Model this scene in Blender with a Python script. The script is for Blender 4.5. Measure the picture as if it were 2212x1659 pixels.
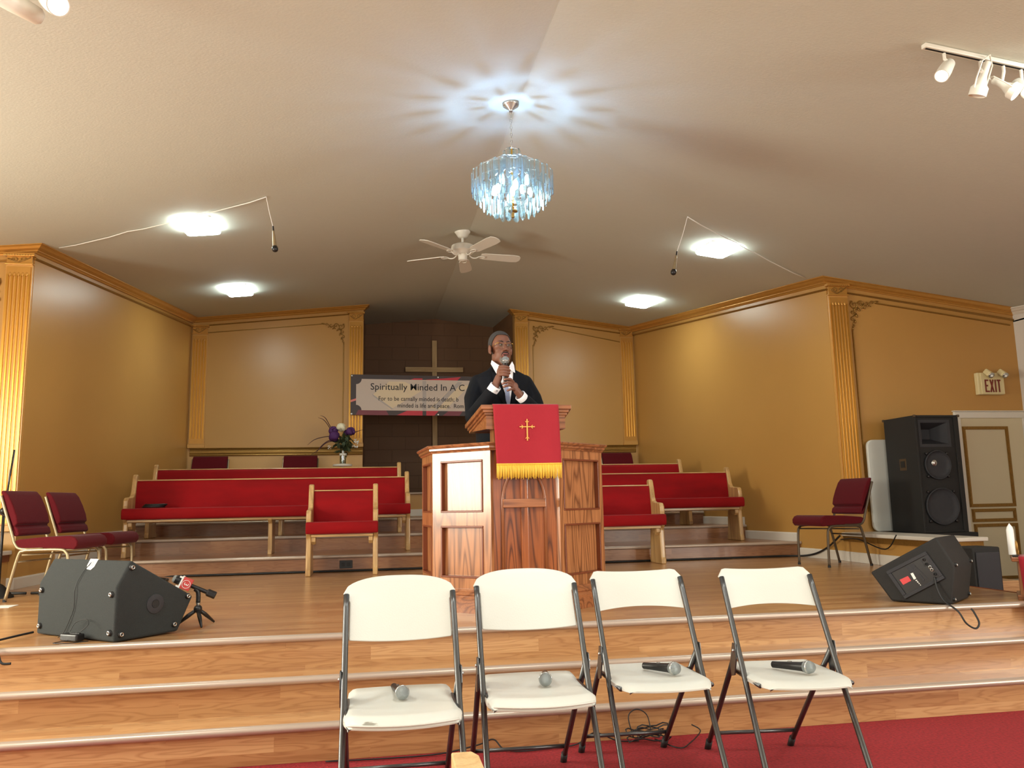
import bpy, bmesh, math, random
from mathutils import Vector, Matrix, Euler
R = random.Random(7)
PI = math.pi
SC = bpy.context.scene
COL = SC.collection
for _o in list(bpy.data.objects): bpy.data.objects.remove(_o)

# ------------------------------------------------------------------ camera
F_PX, PITCH, YAW, ROLL, EYE = 1746.5, 0.1473, 0.1731, -0.0200, 1.1523
fw = Vector((math.sin(YAW)*math.cos(PITCH), math.cos(YAW)*math.cos(PITCH), math.sin(PITCH)))
rt = Vector((math.cos(YAW), -math.sin(YAW), 0)); up = rt.cross(fw)
rt2 = rt*math.cos(ROLL) + up*math.sin(ROLL); up2 = -rt*math.sin(ROLL) + up*math.cos(ROLL)
cam = bpy.data.cameras.new('camera'); camo = bpy.data.objects.new('camera', cam); COL.objects.link(camo)
mm = Matrix((rt2, up2, -fw)).transposed().to_4x4(); mm.translation = (0, 0, EYE)
camo.matrix_world = mm
cam.sensor_fit = 'HORIZONTAL'; cam.sensor_width = 36; cam.lens = 36*F_PX/2212; cam.clip_start = .05; cam.clip_end = 100
SC.camera = camo

# ------------------------------------------------------------------ view, world, daylight
SC.view_settings.view_transform = 'Standard'; SC.view_settings.look = 'None'
SC.view_settings.gamma = 1; SC.view_settings.use_curve_mapping = False
SC.view_settings.exposure = -0.14
SC.cycles.transparent_max_bounces = 24
SC.cycles.max_bounces = 8
SC.cycles.sample_clamp_indirect = 6
w = bpy.data.worlds.new('world'); SC.world = w; w.use_nodes = True
w.node_tree.nodes['Background'].inputs[0].default_value = (.75, .85, 1, 1)
w.node_tree.nodes['Background'].inputs[1].default_value = 0.3

def area(name, loc, target, sx, sy, watt, col):
    l = bpy.data.lights.new(name, 'AREA'); l.shape = 'RECTANGLE'; l.size = sx; l.size_y = sy
    l.energy = watt; l.color = col
    o = bpy.data.objects.new(name, l); COL.objects.link(o); o.location = loc
    o.rotation_euler = (Vector(target)-Vector(loc)).to_track_quat('-Z', 'Y').to_euler()
    return o
# daylight from unseen windows, built below; right and rear ones added as fill
WIN = [('left', 4.35, 1.5), ('left', 1.0, 1.5), ('left', -2.6, 1.5), ('right', 0.2, 1.5), ('right', -2.9, 1.5)]
for k, (side, y, ww) in enumerate(WIN):
    if side == 'left':
        area('window_daylight', (-5.14, y, 1.75), (0, y+(.2 if k == 0 else .5), .6), 1.4, 1.5, (370, 190, 70)[k], (1.0, .94, .80))
    else:
        area('window_daylight', (7.24, y, 1.75), (-2, y+1, 2.8), 1.4, 1.5, 300, (1.0, .95, .87))  # added windows, aimed up to lighten the left ceiling slope
area('door_daylight', (1.0, -6.95, 1.5), (1.0, 0, 1.5), 3.6, 2.0, 70, (.92, .97, 1.0))  # added frontal fill from behind the viewer, no door there
for (x, y) in ((-1.5, -1.5), (3.5, -1.5), (-2.0, 2.65), (3.4, 2.65), (.9, 2.4)):        # added fill lamps with no fixtures, above and behind the viewer
    area('nave_ceiling_light', (x, y, 3.12 if y > 0 else 2.9), (x, y+1.2, 0), .6, .6, (56 if x < 0 else 35) if y > 0 else 14, (.94, 1.0, .97))

# ------------------------------------------------------------------ dimensions
RS = .1658; TR = .221; Y1 = 4.027
S = 3*RS; RC = .1657; L1 = S+RC; L2 = L1+RC; L3 = L2+RC
YC1, YC2, YC3 = 8.674, 9.795, 10.869
YN, YB, YR = 7.891, 13.0, 15.377
XL1, XR1, XL2, XR2 = -3.09, 4.89, -2.763, 4.379
JL, JR = -.143, 2.333
XE = 4.26; XW, XRR = -5.08, 7.18
def xr(y): return 1.027 + .024*(y-8.64)
def zc(x, y):
    y = max(y, 2.2)
    return 4.107 + .0939*(y-8.64) - (.1293 if x > xr(y) else .1024)*abs(x-xr(y))

# ------------------------------------------------------------------ materials
def newmat(name):
    m = bpy.data.materials.new(name); m.use_nodes = True
    nt = m.node_tree; return m, nt, nt.nodes, nt.links, nt.nodes['Principled BSDF']
def C4(c): return (c[0], c[1], c[2], 1)
def srgb(r, g, b):
    f = lambda v: (v/255/12.92) if v/255 <= .04045 else ((v/255+.055)/1.055)**2.4
    return (f(r), f(g), f(b))
def mat(name, col, rough=.5, metal=0, bump=0, bscale=60, var=0, vscale=8, spec=.5, sheen=0, coat=0, stretch=(1, 1, 1)):
    m, nt, N, L, P = newmat(name)
    P.inputs['Base Color'].default_value = C4(col); P.inputs['Roughness'].default_value = rough
    P.inputs['Metallic'].default_value = metal; P.inputs['Specular IOR Level'].default_value = spec
    if sheen: P.inputs['Sheen Weight'].default_value = sheen; P.inputs['Sheen Roughness'].default_value = .4
    if coat: P.inputs['Coat Weight'].default_value = coat; P.inputs['Coat Roughness'].default_value = .15
    tc = N.new('ShaderNodeTexCoord'); mp = N.new('ShaderNodeMapping'); mp.inputs['Scale'].default_value = stretch
    L.new(tc.outputs['Object'], mp.inputs[0])
    if var:
        n = N.new('ShaderNodeTexNoise'); n.inputs['Scale'].default_value = vscale; n.inputs['Detail'].default_value = 4
        L.new(mp.outputs[0], n.inputs['Vector'])
        mx = N.new('ShaderNodeMix'); mx.data_type = 'RGBA'; L.new(n.outputs[0], mx.inputs[0])
        mx.inputs[6].default_value = C4([max(0, v*(1-var)) for v in col]); mx.inputs[7].default_value = C4([min(1, v*(1+var)) for v in col])
        L.new(mx.outputs[2], P.inputs['Base Color'])
    if bump:
        n2 = N.new('ShaderNodeTexNoise'); n2.inputs['Scale'].default_value = bscale; n2.inputs['Detail'].default_value = 3
        L.new(mp.outputs[0], n2.inputs['Vector'])
        b = N.new('ShaderNodeBump'); b.inputs['Strength'].default_value = bump; b.inputs['Distance'].default_value = .004
        L.new(n2.outputs[0], b.inputs['Height']); L.new(b.outputs[0], P.inputs['Normal'])
    return m
def emis(name, col, st):
    m, nt, N, L, P = newmat(name)
    P.inputs['Base Color'].default_value = C4(col); P.inputs['Emission Color'].default_value = C4(col); P.inputs['Emission Strength'].default_value = st
    return m
def grainwood(name, c_dark, c_light, along='z', rings=11, freq=(5, 5, .55), rough=.4, contrast=1.0, coat=0, fine=.35):
    """contour-line wood grain (cathedral figure) running along one axis"""
    m, nt, N, L, P = newmat(name)
    P.inputs['Roughness'].default_value = rough
    if coat: P.inputs['Coat Weight'].default_value = coat; P.inputs['Coat Roughness'].default_value = .12
    tc = N.new('ShaderNodeTexCoord'); mp = N.new('ShaderNodeMapping')
    sc = {'z': freq, 'x': (freq[2], freq[0], freq[1]), 'y': (freq[0], freq[2], freq[1])}[along]
    mp.inputs['Scale'].default_value = sc
    oi = N.new('ShaderNodeObjectInfo'); ad = N.new('ShaderNodeVectorMath'); ad.operation = 'MULTIPLY_ADD'
    cb = N.new('ShaderNodeCombineXYZ'); L.new(oi.outputs['Random'], cb.inputs[0]); L.new(oi.outputs['Random'], cb.inputs[1])
    L.new(cb.outputs[0], ad.inputs[0]); ad.inputs[1].default_value = (17, 9, 5); L.new(tc.outputs['Object'], ad.inputs[2])
    L.new(ad.outputs[0], mp.inputs[0])
    n = N.new('ShaderNodeTexNoise'); n.inputs['Scale'].default_value = 1; n.inputs['Detail'].default_value = 1.5; n.inputs['Roughness'].default_value = .4
    L.new(mp.outputs[0], n.inputs['Vector'])
    mu = N.new('ShaderNodeMath'); mu.operation = 'MULTIPLY'; mu.inputs[1].default_value = rings; L.new(n.outputs[0], mu.inputs[0])
    fr = N.new('ShaderNodeMath'); fr.operation = 'PINGPONG'; fr.inputs[1].default_value = .5; L.new(mu.outputs[0], fr.inputs[0])
    rmp = N.new('ShaderNodeValToRGB'); rmp.color_ramp.elements[0].position = 0; rmp.color_ramp.elements[1].position = .3
    rmp.color_ramp.elements[0].color = C4([d*contrast+l*(1-contrast) for d, l in zip(c_dark, c_light)]); rmp.color_ramp.elements[1].color = C4(c_light)
    L.new(fr.outputs[0], rmp.inputs[0])
    mp2 = N.new('ShaderNodeMapping'); L.new(ad.outputs[0], mp2.inputs[0])
    mp2.inputs['Scale'].default_value = {'z': (160, 160, 5), 'x': (5, 160, 160), 'y': (160, 5, 160)}[along]
    n2 = N.new('ShaderNodeTexNoise'); n2.inputs['Scale'].default_value = 1; n2.inputs['Detail'].default_value = 2; L.new(mp2.outputs[0], n2.inputs['Vector'])
    mx = N.new('ShaderNodeMix'); mx.data_type = 'RGBA'; mx.blend_type = 'MULTIPLY'; mx.inputs[0].default_value = fine
    L.new(rmp.outputs[0], mx.inputs[6]); cr = N.new('ShaderNodeValToRGB'); cr.color_ramp.elements[0].position = .35; cr.color_ramp.elements[1].position = .6
    cr.color_ramp.elements[0].color = (.35, .3, .28, 1); L.new(n2.outputs[0], cr.inputs[0]); L.new(cr.outputs[0], mx.inputs[7])
    L.new(mx.outputs[2], P.inputs['Base Color'])
    return m
def laminate(name, tones, rough=.32, w_=.9, h_=.068):
    """three-strip laminate: strips along x on treads (y) and risers (z) alike"""
    m, nt, N, L, P = newmat(name)
    P.inputs['Roughness'].default_value = rough; P.inputs['Coat Weight'].default_value = .5; P.inputs['Coat Roughness'].default_value = .22
    tc = N.new('ShaderNodeTexCoord'); sp = N.new('ShaderNodeSeparateXYZ'); L.new(tc.outputs['Object'], sp.inputs[0])
    add = N.new('ShaderNodeMath'); add.operation = 'ADD'; L.new(sp.outputs[1], add.inputs[0]); L.new(sp.outputs[2], add.inputs[1])
    cb = N.new('ShaderNodeCombineXYZ'); L.new(sp.outputs[0], cb.inputs[0]); L.new(add.outputs[0], cb.inputs[1])
    br = N.new('ShaderNodeTexBrick'); L.new(cb.outputs[0], br.inputs['Vector']); br.inputs['Scale'].default_value = 1
    br.inputs['Brick Width'].default_value = w_; br.inputs['Row Height'].default_value = h_; br.inputs['Mortar Size'].default_value = .0008
    br.inputs['Mortar Smooth'].default_value = 0; br.inputs['Bias'].default_value = 0
    br.inputs['Color1'].default_value = (0, 0, 0, 1); br.inputs['Color2'].default_value = (1, 1, 1, 1); br.inputs['Mortar'].default_value = (.2, .2, .2, 1)
    br.offset = .37; br.offset_frequency = 2; br.squash = 1.3; br.squash_frequency = 3
    rmp = N.new('ShaderNodeValToRGB'); rmp.color_ramp.elements[0].color = C4(tones[0]); rmp.color_ramp.elements[1].color = C4(tones[2])
    e = rmp.color_ramp.elements.new(.5); e.color = C4(tones[1]); L.new(br.outputs['Color'], rmp.inputs[0])
    # grain
    ad = N.new('ShaderNodeVectorMath'); ad.operation = 'MULTIPLY_ADD'; ad.inputs[1].default_value = (7, 13, 0)
    L.new(br.outputs['Color'], ad.inputs[0]); L.new(cb.outputs[0], ad.inputs[2])
    mp = N.new('ShaderNodeMapping'); mp.inputs['Scale'].default_value = (1.3, 13, 1); L.new(ad.outputs[0], mp.inputs[0])
    n = N.new('ShaderNodeTexNoise'); n.inputs['Scale'].default_value = 1.2; n.inputs['Detail'].default_value = 2; L.new(mp.outputs[0], n.inputs['Vector'])
    mu = N.new('ShaderNodeMath'); mu.operation = 'MULTIPLY'; mu.inputs[1].default_value = 10; L.new(n.outputs[0], mu.inputs[0])
    fr = N.new('ShaderNodeMath'); fr.operation = 'PINGPONG'; fr.inputs[1].default_value = .5; L.new(mu.outputs[0], fr.inputs[0])
    r2 = N.new('ShaderNodeValToRGB'); r2.color_ramp.elements[0].color = (.72, .62, .55, 1); r2.color_ramp.elements[1].position = .28; L.new(fr.outputs[0], r2.inputs[0])
    mx = N.new('ShaderNodeMix'); mx.data_type = 'RGBA'; mx.blend_type = 'MULTIPLY'; mx.inputs[0].default_value = .75
    L.new(rmp.outputs[0], mx.inputs[6]); L.new(r2.outputs[0], mx.inputs[7]); L.new(mx.outputs[2], P.inputs['Base Color'])
    return m
def blockwall(name, col):
    m, nt, N, L, P = newmat(name)
    P.inputs['Roughness'].default_value = .6
    tc = N.new('ShaderNodeTexCoord'); sp = N.new('ShaderNodeSeparateXYZ'); L.new(tc.outputs['Object'], sp.inputs[0])
    add = N.new('ShaderNodeMath'); add.operation = 'ADD'; L.new(sp.outputs[0], add.inputs[0]); L.new(sp.outputs[1], add.inputs[1])
    cb = N.new('ShaderNodeCombineXYZ'); L.new(add.outputs[0], cb.inputs[0]); L.new(sp.outputs[2], cb.inputs[1])
    br = N.new('ShaderNodeTexBrick'); L.new(cb.outputs[0], br.inputs['Vector']); br.inputs['Scale'].default_value = 1
    br.inputs['Brick Width'].default_value = .5; br.inputs['Row Height'].default_value = .245; br.inputs['Mortar Size'].default_value = .006
    br.inputs['Mortar Smooth'].default_value = .6
    br.inputs['Color1'].default_value = C4(col); br.inputs['Color2'].default_value = C4([c*1.08 for c in col]); br.inputs['Mortar'].default_value = C4([c*.8 for c in col])
    L.new(br.outputs['Color'], P.inputs['Base Color'])
    b = N.new('ShaderNodeBump'); b.inputs['Strength'].default_value = .5; b.inputs['Distance'].default_value = .006; b.invert = True
    L.new(br.outputs['Fac'], b.inputs['Height']); L.new(b.outputs[0], P.inputs['Normal'])
    return m

M = {}
M['ochre'] = mat('ochre_wall_paint', srgb(186, 139, 73), .34, bump=.12, bscale=90, var=.04, vscale=2)
M['ochre_trim'] = mat('ochre_trim_paint', srgb(200, 148, 76), .32)
M['tan'] = mat('tan_wall_paint', srgb(205, 160, 98), .4, bump=.2, bscale=90)
M['ceiling'] = mat('textured_ceiling', srgb(200, 202, 190), .85, bump=.35, bscale=60, var=.03, vscale=14, stretch=(1, 3, 1))
M['gold'] = mat('gold_paint', srgb(204, 150, 66), .3, metal=.85)
M['goldtrim'] = mat('gold_trim', srgb(196, 142, 66), .34, metal=.45, var=.1, vscale=14)
M['antique'] = mat('antique_gold', srgb(150, 112, 52), .38, metal=.6, var=.3, vscale=60)
M['block'] = blockwall('brown_block', srgb(122, 86, 56))
M['white_trim'] = mat('white_trim_paint', srgb(222, 214, 200), .4)
M['cream'] = mat('cream_door_paint', srgb(214, 200, 166), .42, bump=.15, bscale=60)
M['white_wall'] = mat('white_wall_paint', srgb(215, 208, 198), .6)
M['wood'] = laminate('laminate_floor', [srgb(170, 122, 78), srgb(184, 138, 90), srgb(198, 154, 106)])
M['wood_dark'] = laminate('laminate_choir', [srgb(136, 92, 60), srgb(152, 104, 68), srgb(166, 118, 80)])
M['nosing'] = mat('satin_nosing', srgb(186, 168, 152), .32, metal=.35)
M['carpet'] = mat('red_carpet', srgb(142, 24, 30), .95, bump=1, bscale=90, var=.8, vscale=75)
M['dark_carpet'] = mat('dark_brown_carpet', srgb(52, 34, 22), .9, var=.3, vscale=60)
M['pew'] = grainwood('pew_oak', srgb(150, 108, 62), srgb(200, 160, 104), 'z', 7, (6, 6, .8), .35, .6, coat=.2, fine=.25)
M['pewx'] = grainwood('pew_oak_rail', srgb(150, 108, 62), srgb(200, 160, 104), 'x', 7, (6, 6, .8), .35, .6, coat=.2, fine=.25)
M['velvet'] = mat('red_velvet', srgb(134, 4, 10), .8, bump=.3, bscale=90, var=.35, vscale=5, sheen=.08, spec=.2, stretch=(.5, 1, 1.5))
M['burgundy'] = mat('burgundy_fabric', srgb(86, 8, 18), .85, bump=.5, bscale=260, var=.25, vscale=160, sheen=.08, spec=.2)
M['champagne'] = mat('champagne_metal', srgb(168, 150, 118), .38, metal=.7, var=.2, vscale=70)
M['bronze'] = mat('dark_bronze_metal', srgb(84, 70, 54), .4, metal=.5)
M['oak'] = grainwood('pulpit_oak', srgb(112, 64, 34), srgb(184, 122, 76), 'z', 14, (7, 7, .55), .33, .85, coat=.35)
M['oakc'] = grainwood('pulpit_oak_centre', srgb(86, 40, 14), srgb(160, 88, 42), 'z', 11, (9, 9, .7), .3, .95, coat=.4)
M['oakx'] = grainwood('pulpit_oak_moulding', srgb(106, 58, 32), srgb(166, 104, 64), 'x', 9, (9, 9, .5), .3, .8, coat=.4)
M['oak_edge'] = mat('oak_recess_edge', srgb(120, 62, 36), .35)
M['oak_mould'] = mat('oak_round_moulding', srgb(142, 84, 50), .3, coat=.4)
M['pine'] = grainwood('pine', srgb(196, 150, 96), srgb(222, 186, 132), 'z', 5, (8, 8, .8), .5, .5, fine=.2)
M['pinex'] = grainwood('pine_beam', srgb(196, 150, 96), srgb(222, 186, 132), 'x', 5, (8, 8, .8), .5, .5, fine=.2)
M['plastic'] = mat('white_plastic', srgb(206, 205, 196), .42, bump=.12, bscale=220)
M['gun'] = mat('gunmetal_tube', srgb(92, 92, 92), .3, metal=.75)
M['rubber'] = mat('black_rubber', srgb(24, 23, 22), .6)
M['cable'] = mat('black_cable', srgb(18, 17, 17), .5)
M['black'] = mat('black_plastic', srgb(30, 29, 29), .38)
M['felt'] = mat('black_cabinet_carpet', srgb(46, 49, 48), .95, bump=.9, bscale=320, var=.35, vscale=240)
M['felt2'] = mat('black_cabinet_paint', srgb(30, 28, 26), .75, bump=.5, bscale=300)
M['grille'] = mat('speaker_cone', srgb(48, 48, 52), .5, bump=.8, bscale=420)
M['steel'] = mat('steel', srgb(190, 190, 186), .25, metal=.9)
M['micgrille'] = mat('microphone_mesh', srgb(160, 166, 166), .35, metal=.8, bump=1, bscale=900)
M['micbody'] = mat('microphone_body', srgb(38, 36, 36), .35, metal=.3)
M['cloth'] = mat('crimson_cloth', srgb(160, 22, 38), .85, bump=.3, bscale=500, var=.06, vscale=6, sheen=.25)
M['fringe'] = mat('yellow_fringe', srgb(232, 184, 62), .6, var=.25, vscale=90, stretch=(3, 3, .3))
M['embroider'] = mat('gold_embroidery', srgb(238, 176, 84), .45, bump=.5, bscale=500)
M['white'] = mat('white_paper', srgb(238, 236, 230), .5)
M['white_metal'] = mat('white_enamel', srgb(226, 222, 210), .35)
M['skin'] = mat('skin', srgb(118, 74, 54), .55, bump=.15, bscale=90, var=.1, vscale=20)
M['lip'] = mat('lips', srgb(128, 72, 66), .4)
M['nail'] = mat('finger_nails', srgb(205, 160, 148), .3)
M['hair'] = mat('greying_hair', srgb(62, 58, 56), .8, bump=1, bscale=300, var=.5, vscale=120)
M['beard'] = mat('greying_beard', srgb(118, 108, 100), .85, bump=1, bscale=380, var=.4, vscale=160)
M['brow'] = mat('dark_hair', srgb(36, 26, 22), .8)
M['suit'] = mat('navy_black_suit', srgb(14, 15, 20), .8, bump=.2, bscale=300, var=.15, vscale=5, spec=.2)
M['shirt'] = mat('white_shirt', srgb(236, 232, 232), .6)
M['tie'] = mat('silver_tie', srgb(150, 158, 184), .4, sheen=.3)
M['eyewhite'] = mat('eye_white', srgb(150, 136, 126), .35)
M['iris'] = mat('dark_iris', srgb(25, 15, 12), .2)
M['goldwire'] = mat('gold_wire', srgb(222, 180, 90), .25, metal=1)
M['purple'] = mat('purple_petals', srgb(72, 26, 88), .7, var=.3, vscale=30)
M['cream_petal'] = mat('cream_petals', srgb(226, 218, 188), .7)
M['leaf'] = mat('dark_leaves', srgb(52, 62, 34), .6, var=.4, vscale=30)
M['twig'] = mat('dark_twigs', srgb(62, 24, 30), .7)
M['lamp'] = emis('lit_diffuser', (.86, 1.0, .97), 38.0)
M['bulb'] = emis('lit_bulb', (.86, .98, 1.0), 30.0)
M['spot_on'] = emis('lit_spot', (.98, 1.0, .88), 5.0)
M['flag_red'] = mat('red_flag_vinyl', srgb(204, 74, 70), .4)
M['sticker_red'] = mat('red_sticker', srgb(210, 60, 62), .4)
M['exit_red'] = mat('exit_red', srgb(120, 40, 26), .5)
M['exit_case'] = mat('aged_ivory_plastic', srgb(222, 206, 156), .45)
M['ban_dark'] = mat('banner_dark', srgb(64, 52, 52), .5)
M['ban_red'] = mat('banner_red', srgb(186, 44, 58), .5)
M['ban_maroon'] = mat('banner_maroon', srgb(120, 52, 62), .5)
M['ban_yellow'] = mat('banner_yellow', srgb(226, 176, 86), .5)
M['ban_pink'] = mat('banner_pink', srgb(214, 120, 112), .5)
M['ban_panel'] = mat('banner_panel', srgb(196, 178, 164), .5)
M['ban_cream'] = mat('banner_panel_cream', srgb(214, 192, 160), .5)
M['ban_grey'] = mat('banner_panel_grey', srgb(172, 160, 154), .5)
M['ink'] = mat('black_ink', srgb(26, 20, 26), .5)
def crystal_mat():
    m, nt, N, L, P = newmat('crystal')
    tr = N.new('ShaderNodeBsdfTransparent'); tr.inputs[0].default_value = (.92, .965, .98, 1)
    gl = N.new('ShaderNodeBsdfGlossy'); gl.inputs['Roughness'].default_value = .16; gl.inputs['Color'].default_value = (.88, .98, 1, 1)
    fr = N.new('ShaderNodeFresnel'); fr.inputs['IOR'].default_value = 1.7
    ad = N.new('ShaderNodeMath'); ad.operation = 'MULTIPLY_ADD'; ad.inputs[1].default_value = 1.4; ad.inputs[2].default_value = .14; L.new(fr.outputs[0], ad.inputs[0])
    mx = N.new('ShaderNodeMixShader'); L.new(ad.outputs[0], mx.inputs[0]); L.new(tr.outputs[0], mx.inputs[1]); L.new(gl.outputs[0], mx.inputs[2])
    L.new(mx.outputs[0], N['Material Output'].inputs[0]); N.remove(P); return m
M['crystal'] = crystal_mat()
def glass_mat(name, tint, g=.12):
    m, nt, N, L, P = newmat(name)
    tr = N.new('ShaderNodeBsdfTransparent'); tr.inputs[0].default_value = C4(tint)
    gl = N.new('ShaderNodeBsdfGlossy'); gl.inputs['Roughness'].default_value = .05
    mx = N.new('ShaderNodeMixShader'); mx.inputs[0].default_value = g; L.new(tr.outputs[0], mx.inputs[1]); L.new(gl.outputs[0], mx.inputs[2])
    L.new(mx.outputs[0], N['Material Output'].inputs[0]); N.remove(P); return m
M['glass'] = glass_mat('clear_glass', (.95, .97, .96), .05)
M['vase'] = glass_mat('vase_glass', (.72, .80, .80), .25)

# ------------------------------------------------------------------ mesh helpers
class MB:
    def __init__(s): s.v = []; s.f = []
    def add(s, vs, fs, T=None):
        n = len(s.v)
        s.v += [tuple((T @ Vector(v)) if T else v) for v in vs]; s.f += [tuple(i+n for i in f) for f in fs]; return s
    def box(s, x0, x1, y0, y1, z0, z1, T=None):
        return s.add([(x0,y0,z0),(x1,y0,z0),(x1,y1,z0),(x0,y1,z0),(x0,y0,z1),(x1,y0,z1),(x1,y1,z1),(x0,y1,z1)],
                     [(0,3,2,1),(4,5,6,7),(0,1,5,4),(1,2,6,5),(2,3,7,6),(3,0,4,7)], T)
    def prism(s, poly, a, b, axis='x', T=None):
        """polygon in the plane across axis, extruded from a to b. axis x: (y,z); y: (x,z); z: (x,y)"""
        n = len(poly)
        P = {'x': lambda p, t: (t, p[0], p[1]), 'y': lambda p, t: (p[0], t, p[1]), 'z': lambda p, t: (p[0], p[1], t)}[axis]
        vs = [P(p, a) for p in poly] + [P(p, b) for p in poly]
        fs = [tuple(range(n))[::-1], tuple(range(n, 2*n))] + [(i, (i+1) % n, n+(i+1) % n, n+i) for i in range(n)]
        return s.add(vs, fs, T)
    def tube(s, pts, r, seg=10, T=None, caps=True, closed=False):
        pts = [Vector(p) for p in pts]; n = len(pts); rr = r if isinstance(r, (list, tuple)) else [r]*n
        rings = []; prev = None
        for i, p in enumerate(pts):
            if closed: d = (pts[(i+1) % n]-pts[i-1]).normalized()
            else:
                d = ((pts[min(i+1, n-1)]-pts[max(i-1, 0)])); d = d.normalized() if d.length > 1e-9 else Vector((0, 0, 1))
            if prev is None:
                u = d.cross(Vector((0, 0, 1)));  u = u.normalized() if u.length > 1e-3 else Vector((1, 0, 0))
            else:
                u = (prev - d*prev.dot(d)); u = u.normalized() if u.length > 1e-6 else prev
            prev = u; v = d.cross(u)
            rings.append([p + (u*math.cos(2*PI*k/seg)+v*math.sin(2*PI*k/seg))*rr[i] for k in range(seg)])
        vs = [q for rg in rings for q in rg]; fs = []
        m = n if closed else n-1
        for i in range(m):
            a = i*seg; b = ((i+1) % n)*seg
            for k in range(seg): fs.append((a+k, a+(k+1) % seg, b+(k+1) % seg, b+k))
        if caps and not closed: fs += [tuple(range(seg))[::-1], tuple(range((n-1)*seg, n*seg))]
        return s.add(vs, fs, T)
    def lathe(s, prof, seg=24, T=None, center=(0, 0, 0), sx=1, sy=1):
        """prof: (r,z) list"""
        vs = []; n = len(prof)
        for r, z in prof:
            for k in range(seg): vs.append((center[0]+r*sx*math.cos(2*PI*k/seg), center[1]+r*sy*math.sin(2*PI*k/seg), center[2]+z))
        fs = [(i*seg+k, i*seg+(k+1) % seg, (i+1)*seg+(k+1) % seg, (i+1)*seg+k) for i in range(n-1) for k in range(seg)]
        fs += [tuple(range(seg))[::-1], tuple(range((n-1)*seg, n*seg))]
        return s.add(vs, fs, T)
    def ball(s, c, r, seg=16, rings=10, T=None):
        rx, ry, rz = r if isinstance(r, (list, tuple)) else (r, r, r)
        prof = [(math.sin(PI*i/rings), -math.cos(PI*i/rings)) for i in range(rings+1)]
        prof[0] = (1e-4, -1); prof[-1] = (1e-4, 1); vs = []
        for q, z in prof:
            for k in range(seg): vs.append((c[0]+rx*q*math.cos(2*PI*k/seg), c[1]+ry*q*math.sin(2*PI*k/seg), c[2]+rz*z))
        fs = [(i*seg+k, i*seg+(k+1) % seg, (i+1)*seg+(k+1) % seg, (i+1)*seg+k) for i in range(rings) for k in range(seg)]
        return s.add(vs, fs, T)
    def grid(s, fn, nu, nv, T=None, thick=None):
        vs = [fn(i/nu, j/nv) for j in range(nv+1) for i in range(nu+1)]
        fs = [(j*(nu+1)+i, j*(nu+1)+i+1, (j+1)*(nu+1)+i+1, (j+1)*(nu+1)+i) for j in range(nv) for i in range(nu)]
        return s.add(vs, fs, T)
    def obj(s, name, m, parent=None, smooth=False, bevel=0, seg=2, sub=0, remesh=0, smoothit=0, solid=0, loc=None, autos=None, label=None):
        me = bpy.data.meshes.new(name); me.from_pydata([tuple(v) for v in s.v], [], s.f); me.validate()
        bm = bmesh.new(); bm.from_mesh(me)
        if not solid: bmesh.ops.recalc_face_normals(bm, faces=bm.faces)
        bm.to_mesh(me); bm.free()
        me.materials.append(m if not isinstance(m, str) else M[m])
        o = bpy.data.objects.new(name, me); COL.objects.link(o)
        if parent is not None: o.parent = parent
        if loc: o.location = loc
        if smooth or sub or remesh:
            for p_ in me.polygons: p_.use_smooth = True
        if bevel:
            b = o.modifiers.new('bevel', 'BEVEL'); b.width = bevel; b.segments = seg; b.limit_method = 'ANGLE'; b.angle_limit = math.radians(40)
            b.harden_normals = False
        if solid:
            b = o.modifiers.new('solid', 'SOLIDIFY'); b.thickness = solid; b.offset = 0
        if remesh:
            b = o.modifiers.new('remesh', 'REMESH'); b.mode = 'VOXEL'; b.voxel_size = remesh; b.use_smooth_shade = True
            if smoothit:
                b = o.modifiers.new('smooth', 'SMOOTH'); b.iterations = smoothit; b.factor = .5
        if sub:
            b = o.modifiers.new('sub', 'SUBSURF'); b.levels = sub; b.render_levels = sub
        if autos:
            for p_ in me.polygons: p_.use_smooth = True
            me.set_sharp_from_angle(angle=math.radians(autos))
        if label: o['label'] = label
        return o
def box(name, m, x0, x1, y0, y1, z0, z1, parent=None, **k): return MB().box(x0, x1, y0, y1, z0, z1).obj(name, m, parent, **k)
def thing(name, label, cat, loc=(0, 0, 0), rz=0, group=None, rot=None):
    o = bpy.data.objects.new(name, None); COL.objects.link(o); o.location = loc; o.rotation_euler = rot if rot else (0, 0, rz)
    o.empty_display_size = .05
    o['label'] = label; o['category'] = cat
    if group: o['group'] = group
    return o
def tag(o, label, cat, group=None):
    o['label'] = label; o['category'] = cat
    if group: o['group'] = group
    return o
def struct(o): o['kind'] = 'structure'; return o
def sroot(name, loc=(0, 0, 0)):
    o = bpy.data.objects.new(name, None); COL.objects.link(o); o.location = loc; o['kind'] = 'structure'; return o
def dup(root, loc, rz=None, label=None, group=None, rot=None, scale=None):
    r = root.copy(); COL.objects.link(r); r.location = loc
    if rz is not None: r.rotation_euler = (0, 0, rz)
    if rot is not None: r.rotation_euler = rot
    if scale: r.scale = scale
    if label: r['label'] = label
    if group: r['group'] = group
    for ch in list(root.children):
        c = ch.copy(); COL.objects.link(c); c.parent = r
        for g in list(ch.children):
            d = g.copy(); COL.objects.link(d); d.parent = c
    return r
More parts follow.
